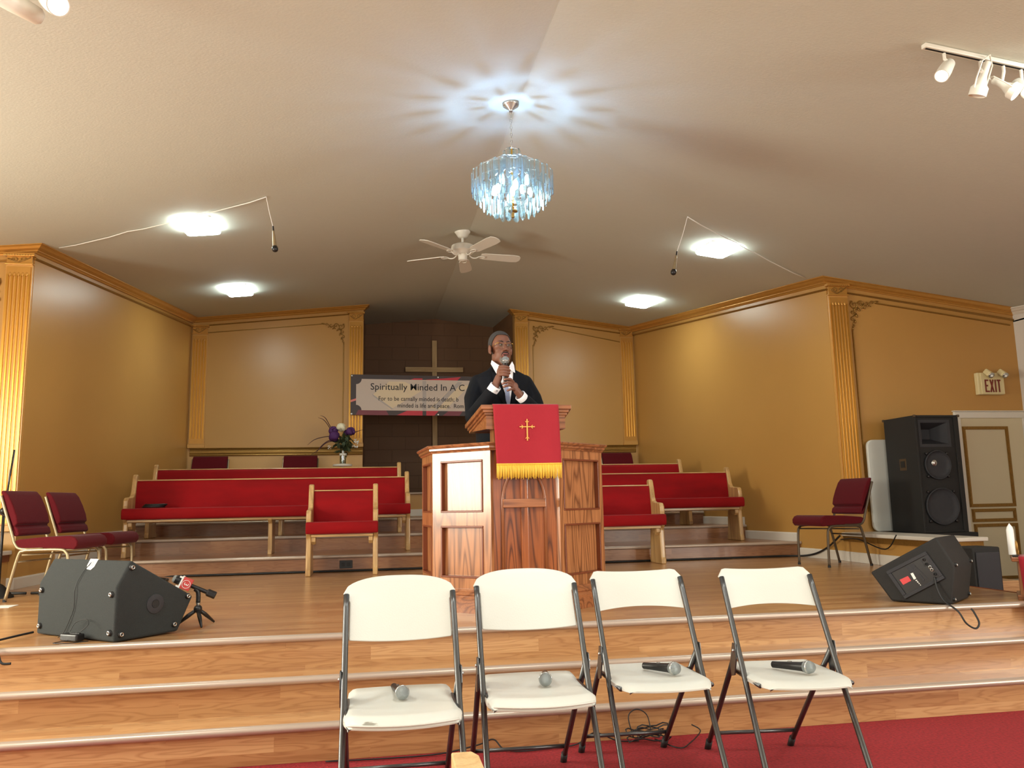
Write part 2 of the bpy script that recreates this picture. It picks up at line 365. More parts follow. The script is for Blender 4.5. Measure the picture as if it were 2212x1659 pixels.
def text_mesh(body, name, m, parent, T, size=.1, extrude=.0008, sx=1, align='LEFT', space=1, shear=0, label=None):
    cu = bpy.data.curves.new(name, 'FONT'); cu.body = body; cu.size = size; cu.extrude = extrude; cu.align_x = align
    cu.space_character = space; cu.shear = shear; cu.resolution_u = 3; cu.align_y = 'CENTER'; cu.offset = size*.004
    to = bpy.data.objects.new('t', cu); COL.objects.link(to)
    bpy.context.view_layer.update()
    me = bpy.data.meshes.new_from_object(to.evaluated_get(bpy.context.evaluated_depsgraph_get()))
    bpy.data.objects.remove(to)
    me.transform(Matrix.Diagonal((sx, 1, 1, 1))); me.transform(T); me.materials.clear(); me.materials.append(M[m])
    o = bpy.data.objects.new(name, me); COL.objects.link(o)
    if parent is not None: o.parent = parent
    return o
def interp(tab, z):
    if z <= tab[0][0]: return tab[0][1:]
    for a, b in zip(tab, tab[1:]):
        if z <= b[0]:
            t = (z-a[0])/(b[0]-a[0]); return tuple(x+(y-x)*t for x, y in zip(a[1:], b[1:]))
    return tab[-1][1:]
def rrect(w, h, r, n=6, cx=0, cy=0):
    pts = []
    for (sx, sy, a0) in ((1, 1, 0), (-1, 1, 90), (-1, -1, 180), (1, -1, 270)):
        for k in range(n+1):
            a = math.radians(a0+90*k/n); pts.append((cx+sx*(w/2-r)+r*math.cos(a), cy+sy*(h/2-r)+r*math.sin(a)))
    return pts
def smooth_path(pts, n=6):
    """Catmull-Rom through the points"""
    P = [Vector(p) for p in pts]; out = []
    for i in range(len(P)-1):
        p0 = P[max(i-1, 0)]; p1 = P[i]; p2 = P[i+1]; p3 = P[min(i+2, len(P)-1)]
        for k in range(n):
            t = k/n; out.append(.5*((2*p1)+(p2-p0)*t+(2*p0-5*p1+4*p2-p3)*t*t+(3*p1-p0-3*p2+p3)*t**3))
    out.append(P[-1]); return out

# ================================================================== THE ROOM
# nave floor
struct(box('floor', 'carpet', XW, XRR, 2.3, 8.0, -.1, 0))
struct(box('floor_nave', 'wood', XW, XRR, -7.0, 2.3, -.1, 0))  # unseen part, wood instead of carpet to weaken the red bounce
# front steps and platform, one solid of laminate with metal nosings
st = sroot('stage_platform')
X0, X1 = XW+.005, 4.26
b = MB()
prof = [(Y1, .001), (Y1, RS), (Y1+TR, RS), (Y1+TR, 2*RS), (Y1+2*TR, 2*RS), (Y1+2*TR, S), (YC1+.02, S), (YC1+.02, .001)]
b.prism(prof, X0, X1, 'x'); b.box(X1-.001, 4.90, 5.60, YC1+.02, .001, S-.0005); b.box(4.90, 4.95, YN-.02, YC1+.02, .001, S-.0005)
b.obj('platform', 'wood', st)
def nosing(name, x0, x1, y, z, par):
    pr = [(y-.022, z-.026), (y-.030, z-.018), (y-.032, z-.008), (y-.028, z+.002), (y-.018, z+.007), (y+.008, z+.007), (y+.012, z+.001), (y+.002, z), (y-.001, z-.026)]
    return MB().prism(pr, x0, x1, 'x').obj(name, 'nosing', par, autos=50)
for k in range(3): nosing('nosing', X0, X1, Y1+k*TR, RS*(k+1), st)
MB().box(X1-.004, X1+.010, Y1+2*TR, 5.60, S-.03, S+.004).obj('side_nosing', 'oak_edge', st)
# choir risers
def xside(y, s):
    t = (y-YN)/(YB-YN)
    return (XL1+(XL2-XL1)*t) if s < 0 else (XR1+(XR2-XR1)*t)
ch = sroot('choir_risers')
for k, (ya, yb, z) in enumerate(((YC1, YC2, L1), (YC2, YC3, L2), (YC3, YB, L3))):
    pl = [(xside(ya, -1), ya), (xside(ya, 1), ya), (xside(yb, 1), yb), (xside(yb, -1), yb)]
    MB().prism(pl, .02, z-k*.0, 'z').obj('riser', 'wood_dark', ch)
    nosing('nosing', xside(ya, -1)+.01, xside(ya, 1)-.005, ya, z, ch)
# recess platform
rp = sroot('recess_platform')
box('riser_face', 'ochre', JL+.002, JR-.002, YB+.001, YR, .5, 1.335, rp)
box('recess_floor', 'dark_carpet', JL+.003, JR-.003, YB+.02, YR-.001, 1.335, 1.36, rp)
nosing('nosing', JL+.005, JR-.005, YB, 1.36, rp)
box('baseboard', 'white_trim', JL+.004, JR-.004, YB-.014, YB+.001, L3+.002, L3+.105, rp)
# ceiling: two slopes, level in front, rising to the back, with the taped seam at the ridge
ys = [-7.1, 2.2, 5, 8, 11, 13, YR+.1]
def ceil_mesh(x_of):
    b = MB(); n = len(ys)
    vs = []
    for y in ys:
        for x in x_of(y): vs.append((x, y, zc(x, y)))
    for y in ys:
        for x in x_of(y): vs.append((x, y, zc(x, y)+.12))
    m = 3; fs = []
    for i in range(n-1):
        for j in range(m-1):
            a = i*m+j; fs.append((a, a+1, a+m+1, a+m)); a += n*m; fs.append((a, a+m, a+m+1, a+1))
    N = n*m
    for i in range(n-1):
        for j in (0, m-1): a = i*m+j; fs.append((a, a+m, a+m+N, a+N))
    for i in (0, n-1):
        for j in range(m-1): a = i*m+j; fs.append((a, a+1, a+1+N, a+N))
    return b.add(vs, fs)
cm = struct(ceil_mesh(lambda y: (XW-.2, xr(y), XRR+.2)).obj('ceiling', 'ceiling'))
cs = MB()
for i in range(len(ys)-2):
    a, b_ = ys[i+1], ys[i+2]
    cs.box(-.0015, .0015, 0, 1, -.001, .001, Matrix(((1, 0, 0, xr(a)), (0, 1, 0, a), (0, 0, 1, zc(xr(a), a)), (0, 0, 0, 1))) @ Matrix(((1, xr(b_)-xr(a), 0, 0), (0, b_-a, 0, 0), (0, zc(xr(b_), b_)-zc(xr(a), a), 1, 0), (0, 0, 0, 1))))
struct(cs.obj('trim_ceiling_seam', 'ceiling'))
# walls -------------------------------------------------
def wall(name, p, q, m, th, z0=0.0, n=10, extra=0.05, top=None, kind=True, par=None):
    """vertical slab from p to q; its visible face is on the line p-q, thickness th to the left of p->q"""
    p = Vector((p[0], p[1])); q = Vector((q[0], q[1])); d = (q-p).normalized(); nn = Vector((-d.y, d.x))*th
    vs = []; fs = []
    tt = [i/n for i in range(n+1)]
    for t in tt:
        a = p.lerp(q, t)
        zt = (zc(a.x, a.y)+extra) if top is None else top
        vs += [(a.x, a.y, z0), (a.x, a.y, zt), (a.x+nn.x, a.y+nn.y, z0), (a.x+nn.x, a.y+nn.y, zt)]
    for i in range(n):
        a = 4*i; b2 = a+4
        fs += [(a, b2, b2+1, a+1), (a+2, a+3, b2+3, b2+2), (a+1, b2+1, b2+3, a+3), (a, a+2, b2+2, b2)]
    fs += [(0, 1, 3, 2), (4*n, 4*n+2, 4*n+3, 4*n+1)]
    o = MB().add(vs, fs).obj(name, m, par)
    if kind: struct(o)
    return o
wall('wall_front_left', (XW, YN), (XL1, YN), 'ochre', .2)
wall('wall_front_right', (XR1, YN), (XRR, YN), 'ochre', .2)
wall('wall_stage_left', (XL1, YN+.001), (XL2, YB+.2), 'ochre', .2)
wall('wall_stage_right', (XR2, YB+.2), (XR1, YN+.001), 'ochre', .2)
wall('wall_back_left', (XL2-.02, YB), (JL, YB), 'ochre', .16)
wall('wall_back_right', (JR, YB), (XR2+.02, YB), 'ochre', .16)
# lighter band below the chair rail
struct(box('wall_dado_left', 'tan', XL2+.003, JL-.003, YB-.006, YB+.001, L3+.002, 2.05))
struct(box('wall_dado_right', 'tan', JR+.003, XR2-.003, YB-.006, YB+.001, L3+.002, 2.05))
wall('wall_recess_left', (JL, YB+.158), (JL, YR), 'block', .15, z0=1.3)
wall('wall_recess_right', (JR, YR), (JR, YB+.158), 'block', .15, z0=1.3)
wall('wall_recess_back', (JL-.15, YR), (JR+.15, YR), 'block', .15, z0=.5)
# side walls of the nave with window openings
def nave_side(name, x, th, ywins):
    b = MB(); ys_ = [-7.0]
    for (a, c) in sorted(ywins): ys_ += [a, c]
    ys_.append(YN+.2)
    zs = (1.0, 2.5)
    xa, xb = min(x, x+th), max(x, x+th)
    b.box(xa, xb, -7.0, YN+.2, 0, zs[0]); b.box(xa, xb, -7.0, YN+.2, zs[1], 3.1)
    for i in range(0, len(ys_), 2): b.box(xa, xb, ys_[i], ys_[i+1], zs[0], zs[1])
    pl = [(yy, zc(x, yy)+.06) for yy in (-7.0, 2.2, YN+.2)]
    b.prism([(-7.0, 3.09)]+[p_ for p_ in pl]+[(YN+.2, 3.09)], xa, xb, 'x')
    return struct(b.obj(name, 'white_wall'))
lw = [(y-.75, y+.75) for s_, y, w_ in WIN if s_ == 'left']; rw = [(y-.75, y+.75) for s_, y, w_ in WIN if s_ == 'right']
nave_side('wall_left', XW, -.2, lw); nave_side('wall_right', XRR, .2, rw)
b = MB(); b.box(XW, -1.2, -7.2, -7, 0, 3.3); b.box(3.2, XRR, -7.2, -7, 0, 3.3); b.box(-1.2, 3.2, -7.2, -7, 2.5, 3.5); b.box(-1.2, 3.2, -7.2, -7, 0, .4)
struct(b.obj('wall_rear', 'white_wall'))
struct(box('wall_panelling_left', 'oak_edge', XW+.001, XW+.03, 2.0, 4.0, .0, .98))  # added out of view, gives the left pilaster a dark reflection
struct(box('wall_panelling_right', 'oak_edge', XRR-.03, XRR-.001, 2.6, 6.25, .0, 2.1))  # added dark board, mirrored in the lower part of the right pilaster
def window(n, cx, cy, w_, z0, z1, along='y', off=0):
    r = sroot('window_%d' % n, (cx, cy, 0)); b = MB()
    if along == 'y':
        for (a, c, d, e) in ((-w_/2, -w_/2+.06, z0, z1), (w_/2-.06, w_/2, z0, z1), (-w_/2, w_/2, z0, z0+.06), (-w_/2, w_/2, z1-.06, z1), (-.02, .02, z0, z1), (-w_/2, w_/2, (z0+z1)/2-.02, (z0+z1)/2+.02)):
            b.box(-.03, .03, a, c, d, e)
        b.obj('frame', 'white_trim', r); MB().box(-.004, .004, -w_/2+.06, w_/2-.06, z0+.06, z1-.06).obj('glass', 'glass', r)
    else:
        for (a, c, d, e) in ((-w_/2, -w_/2+.08, z0, z1), (w_/2-.08, w_/2, z0, z1), (-w_/2, w_/2, z0, z0+.08), (-w_/2, w_/2, z1-.08, z1), (-.03, .03, z0, z1)):
            b.box(a, c, -.03, .03, d, e)
        b.obj('frame', 'white_trim', r); MB().box(-w_/2+.08, w_/2-.08, -.004, .004, z0+.08, z1-.08).obj('glass', 'glass', r)
for n, (s_, y, w_) in enumerate(WIN): window(n+1, XW-.03 if s_ == 'left' else XRR+.03, y, 1.5, 1.0, 2.5)  # the right-hand ones are added for their light
window(7, 1.0, -7.05, 4.4, .4, 2.5, 'x')  # rear window added to go with the frontal fill lamp

# crown mouldings -----------------------------------------
def sweep(path, prof, zf, name, m, par=None, closed_ends=True):
    """profile (offset from wall, drop below z) along a plan path; offset goes to the right of travel direction"""
    P = [Vector(p) for p in path]; n = len(P); k = len(prof); vs = []; fs = []
    offs = []
    for i in range(n):
        ds = []
        if i > 0: ds.append((P[i]-P[i-1]).normalized())
        if i < n-1: ds.append((P[i+1]-P[i]).normalized())
        ns = [Vector((d.y, -d.x)) for d in ds]
        if len(ns) == 2:
            b_ = (ns[0]+ns[1]); b_ = b_/(b_.length_squared/2) if b_.length > 1e-6 else ns[0]
        else: b_ = ns[0]
        offs.append(b_)
    for i in range(n):
        for (o, h) in prof:
            a = P[i]+offs[i]*o; vs.append((a.x, a.y, zf(P[i].x, P[i].y)-h))
    for i in range(n-1):
        for j in range(k):
            a = i*k+j; b_ = i*k+(j+1) % k; fs.append((a, b_, b_+k, a+k))
    fs += [tuple(range(k))[::-1], tuple(range((n-1)*k, n*k))]
    return MB().add(vs, fs).obj(name, m, par)
def dens(path, n=6):
    out = []
    for a, b_ in zip(path, path[1:]):
        a = Vector(a); b_ = Vector(b_)
        for i in range(n): out.append(a.lerp(b_, i/n))
    out.append(Vector(path[-1])); return out
CROWN = [(a*.9, b*.72) for a, b in [(-.01, -.01), (.10, -.01), (.10, .012), (.088, .018), (.078, .03), (.066, .048), (.048, .062), (.036, .07), (.036, .082), (.024, .092), (.016, .108), (-.01, .108)]]
RAIL = [(-.005, .0), (.016, .0), (.020, .006), (.014, .014), (.010, .018), (-.005, .018)]
lp = [(XW+.02, YN), (XL1, YN), (XL2, YB), (JL, YB), (JL, YB+.14)]
rpth = [(JR, YB+.14), (JR, YB), (XR2, YB), (XR1, YN), (XRR-.002, YN)]
tl = sroot('trim_crown_left'); tr_ = sroot('trim_crown_right')
sweep(lp, CROWN, lambda x, y: zc(x, y), 'crown', 'goldtrim', tl)
sweep(rpth, CROWN, lambda x, y: zc(x, y), 'crown', 'goldtrim', tr_)
sweep(lp[:4], RAIL, lambda x, y: zc(x, y)-.122, 'picture_rail', 'antique', tl)
sweep(rpth[1:], RAIL, lambda x, y: zc(x, y)-.122, 'picture_rail', 'antique', tr_)
struct(sweep([(XRR, YN-.02), (XRR, 2.4)], [(a*.9, b_*.9) for a, b_ in CROWN], lambda x, y: zc(x, y), 'trim_crown_nave_right', 'white_trim'))
# chair rails of the back wall
CR = [(-.004, 0), (.05, 0), (.055, .008), (.05, .016), (.028, .022), (.026, .034), (.034, .05), (.036, .075), (.030, .1), (.034, .112), (.02, .124), (-.004, .124)]
struct(sweep([(XL2+.03, YB), (JL-.001, YB)], CR, lambda x, y: 2.09, 'trim_chair_rail_left', 'antique'))
struct(sweep([(JR+.001, YB), (XR2-.03, YB)], CR, lambda x, y: 2.09, 'trim_chair_rail_right', 'antique'))
# baseboards
BB = [(-.002, 0), (.012, 0), (.016, .012), (.016, .1), (-.002, .1)]
def base(name, path, z): return struct(sweep(path, BB, lambda x, y: z+.101, name, 'white_trim'))
base('baseboard_left', [(XW+.02, YN), (XL1, YN), (xside(YC1-.002, -1), YC1-.002)], S)
base('baseboard_right', [(xside(YC1-.002, 1), YC1-.002), (XR1, YN)], S)
for k, (ya, yb, z) in enumerate(((YC1, YC2, L1), (YC2, YC3, L2), (YC3, YB, L3))):
    base('baseboard_choir_left', [(xside(ya+.02, -1), ya+.02), (xside(yb-.002, -1), yb-.002)], z)
    base('baseboard_choir_right', [(xside(yb-.002, 1), yb-.002), (xside(ya+.02, 1), ya+.02)], z)
# picture mouldings (thin gold lines) on the panels
def line_mould(name, segs):
    b = MB()
    for (x0, z0, x1, z1, y) in segs:
        d = Vector((x1-x0, 0, z1-z0)); n_ = Vector((-d.z, 0, d.x)).normalized()*.009
        q = [Vector((x0, y, z0))-n_, Vector((x1, y, z1))-n_, Vector((x1, y, z1))+n_, Vector((x0, y, z0))+n_]
        f_ = [v+Vector((0, -.012, 0)) for v in q]; f2 = [v.lerp(Vector((x0+(x1-x0)*t, y-.012, z0+(z1-z0)*t)), .4) for v, t in zip(f_, (0, 1, 1, 0))]
        b.add([tuple(v) for v in q+f2], [(0, 1, 5, 4), (1, 2, 6, 5), (2, 3, 7, 6), (3, 0, 4, 7), (4, 5, 6, 7)])
    return struct(b.obj(name, 'antique'))
line_mould('trim_1', [(-.455, 2.13, -.455, 3.78, YB), (-2.53, 3.895, -.80, 4.066, YB)])
line_mould('trim_2', [(2.64, 2.13, 2.64, 3.77, YB), (2.98, 4.062, 4.15, 3.845, YB)])
line_mould('trim_3', [(5.18, 1.0, 5.166, 2.97, YN), (5.467, 3.266, 7.13, 3.05, YN)])
line_mould('trim_4', [(-3.40, 1.0, -3.40, 3.0, YN), (-3.7, 3.27, -5.0, 3.12, YN)])
# pilasters
def pilaster(n, x0, x1, y, z0, z1, zcap, flute, facing=-1, capt='goldtrim'):
    r = sroot('pilaster_%d' % n, ((x0+x1)/2, y, z0)); w_ = x1-x0; h = z1-z0
    MB().box(-w_/2, w_/2, -.03, .001, -.0, h).obj('backboard', 'ochre_trim', r)
    b = MB(); nf = flute; pitch = (w_-.05)/nf
    # fluted face: gold board with round-bottomed grooves
    k = 5; prof = []
    for i in range(nf):
        xa = -w_/2+.025+i*pitch; prof += [(xa+pitch*.14, -.040)]
        for j in range(k+1):
            a = PI*j/k; prof.append((xa+pitch/2-math.cos(a)*pitch*.30, -.040+math.sin(a)*.012))
    prof = [(-w_/2+.012, -.029), (-w_/2+.012, -.040)]+prof+[(w_/2-.012, -.040), (w_/2-.012, -.029)]
    zb, zt = .14, h-.09
    b.prism(prof, zb, zt, 'z').obj('fluted_face', 'gold', r)
    c = MB(); c.box(-w_/2+.012, w_/2-.012, -.040, -.029, .07, zb); c.box(-w_/2+.012, w_/2-.012, -.040, -.029, zt, h-.02)
    for i in range(nf):
        xa = -w_/2+.025+i*pitch+pitch/2
        c.ball((xa, -.040, zt+.0), (pitch*.3, .006, .02), 8, 6)
    c.obj('plain_face', 'goldtrim', r)
    MB().box(-w_/2-.012, w_/2+.012, -.052, .0, -.0, .055).box(-w_/2-.006, w_/2+.006, -.046, 0, .055, .07).obj('plinth', 'ochre_trim', r, bevel=.004)
    cap = MB(); zz = h
    cap.box(-w_/2-.006, w_/2+.006, -.05, .0, zz, zz+.018)
    cap.box(-w_/2+.004, w_/2-.004, -.036, .0, zz+.018, zcap-z0-.03)
    cap.box(-w_/2-.02, w_/2+.02, -.062, .0, zcap-z0-.03, zcap-z0)
    cap.obj('capital', capt, r, bevel=.003)
    o = MB(); cz = (zz+.018+zcap-z0-.03)/2; hh = (zcap-z0-.03-zz-.018)
    for s_ in (-1, 1):
        pts = [(s_*w_*(.32-.017*t)*math.cos(t*.55)*.42+s_*w_*.16, -.04, cz+hh*.38*math.sin(t*.55)*(1-t/16)) for t in range(14)]
        o.tube(pts, .0045, 6)
    o.tube(smooth_path([(-w_*.42, -.04, cz+hh*.1), (-w_*.1, -.04, cz-hh*.4), (w_*.15, -.04, cz-hh*.1), (w_*.42, -.04, cz+hh*.35)], 4), .006, 6)
    for i in range(10): o.ball((-w_*.45+i*w_*.1, -.062, zcap-z0-.022), .006, 6, 4)
    o.obj('scroll', 'antique', r, smooth=True)
    return r
pilaster(1, -2.757, -2.53, YB, 2.09, 3.86, 4.005, 4)
pilaster(2, -.372, JL-.002, YB, 2.09, 4.12, 4.27, 4)
pilaster(3, JR+.002, 2.56, YB, 2.09, 4.15, 4.30, 4)
pilaster(4, 4.15, 4.373, YB, 2.09, 3.93, 4.07, 4)
pilaster(5, XR1+.004, 5.122, YN, 1.0, 3.33, 3.465, 5)
pilaster(6, -3.32, XL1-.004, YN, 1.0, 3.42, 3.53, 5)
# scrolled corner ornaments
def ornament(label, x, z, y, sx, s=.36):
    r = thing('scroll_ornament', label, 'ornament', (x, y, z), group=None)
    b = MB()
    def sp(cx, cz, r0, turns, a0, dirn, rad, tail=None):
        pts = []
        for i in range(22):
            t = i/21; a = a0+dirn*turns*2*PI*t; rr = r0*(1-t*.85)
            pts.append((sx*(cx+rr*math.cos(a)), -.012, cz+rr*math.sin(a)))
        if tail: pts = [(sx*tail[0], -.012, tail[1])]+pts
        n = len(pts); b.tube(pts, [rad*(.5+.6*(1-i/n)) for i in range(n)], 6)
    sp(.055, -.05, .05, 1.3, 2.2, 1, .008); sp(.13, -.035, .035, 1.2, 3.0, -1, .007, (.06, -.11))
    sp(.20, -.03, .03, 1.1, 3.3, 1, .006, (.14, -.09)); sp(.27, -.022, .022, 1.1, 3.0, -1, .005, (.2, -.07))
    sp(.03, -.13, .03, 1.2, 1.2, -1, .007, (.1, -.09)); sp(.025, -.21, .026, 1.1, 1.5, 1, .006, (.07, -.15)); sp(.02, -.285, .018, 1.1, 1.6, -1, .005, (.05, -.22))
    for (cx, cz, a, l) in ((.32, -.012, .2, .03), (.1, -.10, -.8, .03), (.17, -.08, -.9, .022), (.07, -.17, -1.2, .026), (.05, -.24, -1.3, .02), (.015, -.315, -1.6, .02), (.02, -.02, 2.2, .02), (.24, -.06, -.6, .016)):
        T = Matrix.Translation((sx*cx, -.012, cz)) @ Matrix.Rotation(-(a if sx > 0 else PI-a), 4, 'Y')
        b.ball((0, 0, 0), (l, .006, l*.42), 8, 5, T)
    b.obj('scrollwork', 'antique', r, smooth=True).scale = (s/.36,)*3
    return r
ornament('gilded scroll ornament on the back wall, left of the recess', -.44, 4.08, YB, -1, .38)
ornament('gilded scroll ornament on the back wall, right of the recess', 2.64, 4.10, YB, 1, .38)
ornament('gilded scroll ornament above the large loudspeaker', 5.155, 3.29, YN, 1, .36)
ornament('gilded scroll ornament cut off by the left edge of the picture', -3.36, 3.30, YN, -1, .36)
# side ledges (low walls with white tops)
ld = sroot('ledge_right')
box('low_wall', 'ochre', 4.87, 5.22, 6.35, YN-.002, S-.02, .72, ld)
box('apron', 'antique', 4.862, 5.23, 6.34, YN-.002, .70, .755, ld)
MB().box(4.84, 5.25, 6.30, YN-.003, .755, .79).obj('ledge_top', 'white_trim', ld, bevel=.008)
box('base_strip', 'white_trim', 4.856, 4.872, 6.35, YN-.003, S+.001, S+.10, ld)
box('low_base', 'dark_carpet', 4.905, 5.22, 6.36, YN-.004, 0.001, S-.02, ld)
ld2 = sroot('ledge_left')
box('low_wall', 'ochre', XW+.01, -3.14, 7.55, YN-.002, S+.002, .74, ld2)
MB().box(XW+.01, -3.11, 7.50, YN-.003, .80, .835).obj('ledge_top', 'white_trim', ld2, bevel=.006)
box('apron', 'oak_edge', XW+.01, -3.13, 7.52, YN-.002, .74, .80, ld2)
# landing by the door, dark
struct(box('door_landing', 'dark_carpet', 6.0, XRR-.002, 6.3, YN-.002, .0, .2))

# ================================================================== DOOR, SIGN
d = sroot('door_1', (6.29, YN, .20)); DW = .85; DH = 1.857
fb = MB()
fb.box(0, .07, -.03, .0, 0, DH-.07).box(DW-.005, DW+.03, -.03, 0, 0, DH-.07).box(0, DW+.03, -.03, 0, DH-.07, DH)
fb.box(-.015, DW+.03, -.045, 0, DH+.0005, DH+.012)
fb.obj('door_frame', 'white_trim', d, bevel=.005)
MB().box(.07, DW-.005, -.014, -.001, 0.004, DH-.07).obj('door_panel', 'cream', d)
def goldframe(x0, x1, z0, z1):
    b = MB(); w_ = .034
    for (a, c, e, f_) in ((x0, x1, z1-w_, z1), (x0, x1, z0, z0+w_), (x0, x0+w_, z0+w_, z1-w_), (x1-w_, x1, z0+w_, z1-w_)):
        b.box(a, c, -.026, -.014, e, f_)
        if c-a > f_-e: b.box(a+.01, c-.01, -.030, -.026, e+.008, f_-.008)
        else: b.box(a+.010, c-.010, -.030, -.026, e-.01, f_+.01)
    b.obj('panel_moulding', 'antique', d)
goldframe(.085, .65, .82, 1.695); goldframe(.10, .64, .66, .80); goldframe(.11, .645, .05, .64)
ex = thing('exit_sign', 'ivory EXIT sign with two emergency lamp heads above the door', 'sign', (6.60, YN, 2.245))
MB().box(0, .32, -.055, .0, 0, .245).obj('case', 'exit_case', ex, bevel=.008)
MB().box(.03, .318, -.068, -.055, .004, .242).obj('face', 'exit_case', ex, bevel=.005)
eb = MB()
nst = [0]
def stroke(x0, z0, x1, z1, w_=.017):
    nst[0] += 1; yk = -.0690-.0004*nst[0]
    d_ = Vector((x1-x0, 0, z1-z0)); n_ = Vector((-d_.z, 0, d_.x)).normalized()*w_/2
    q = [Vector((x0, yk, z0))-n_, Vector((x1, yk, z1))-n_, Vector((x1, yk, z1))+n_, Vector((x0, yk, z0))+n_]
    eb.add([tuple(v) for v in q]+[tuple(v+Vector((0, -.0015, 0))) for v in q], [(0, 1, 2, 3), (4, 7, 6, 5), (0, 4, 5, 1), (1, 5, 6, 2), (2, 6, 7, 3), (3, 7, 4, 0)])
zb, zt = .025, .165
stroke(.080, zb, .080, zt); stroke(.072, zt-.008, .118, zt-.008); stroke(.072, zb+.008, .124, zb+.008); stroke(.08, .097, .108, .097)
stroke(.138, zb, .175, zt); stroke(.175, zb, .138, zt); stroke(.202, zb, .202, zt); stroke(.245, zb, .245, zt); stroke(.222, zt-.008, .268, zt-.008)
eb.obj('lettering', 'exit_red', ex)
for cx in (.115, .29):
    T = Matrix.Translation((cx, -.10, .225)) @ Matrix.Rotation(math.radians(38), 4, 'X') @ Matrix.Rotation(math.radians(25), 4, 'Y')
    h = MB().box(-.045, .045, -.035, .05, -.03, .03, T).obj('lamp_head', 'exit_case', ex, bevel=.012)
    MB().lathe([(.034, 0), (.034, .004), (.02, .007)], 18, T @ Matrix.Translation((0, -.035, 0)) @ Matrix.Rotation(PI/2, 4, 'X')).obj('reflector', 'steel', h, smooth=True)
    MB().ball((0, 0, 0), .013, 10, 8, T @ Matrix.Translation((0, -.046, 0))).obj('small_bulb', 'white', h, smooth=True)

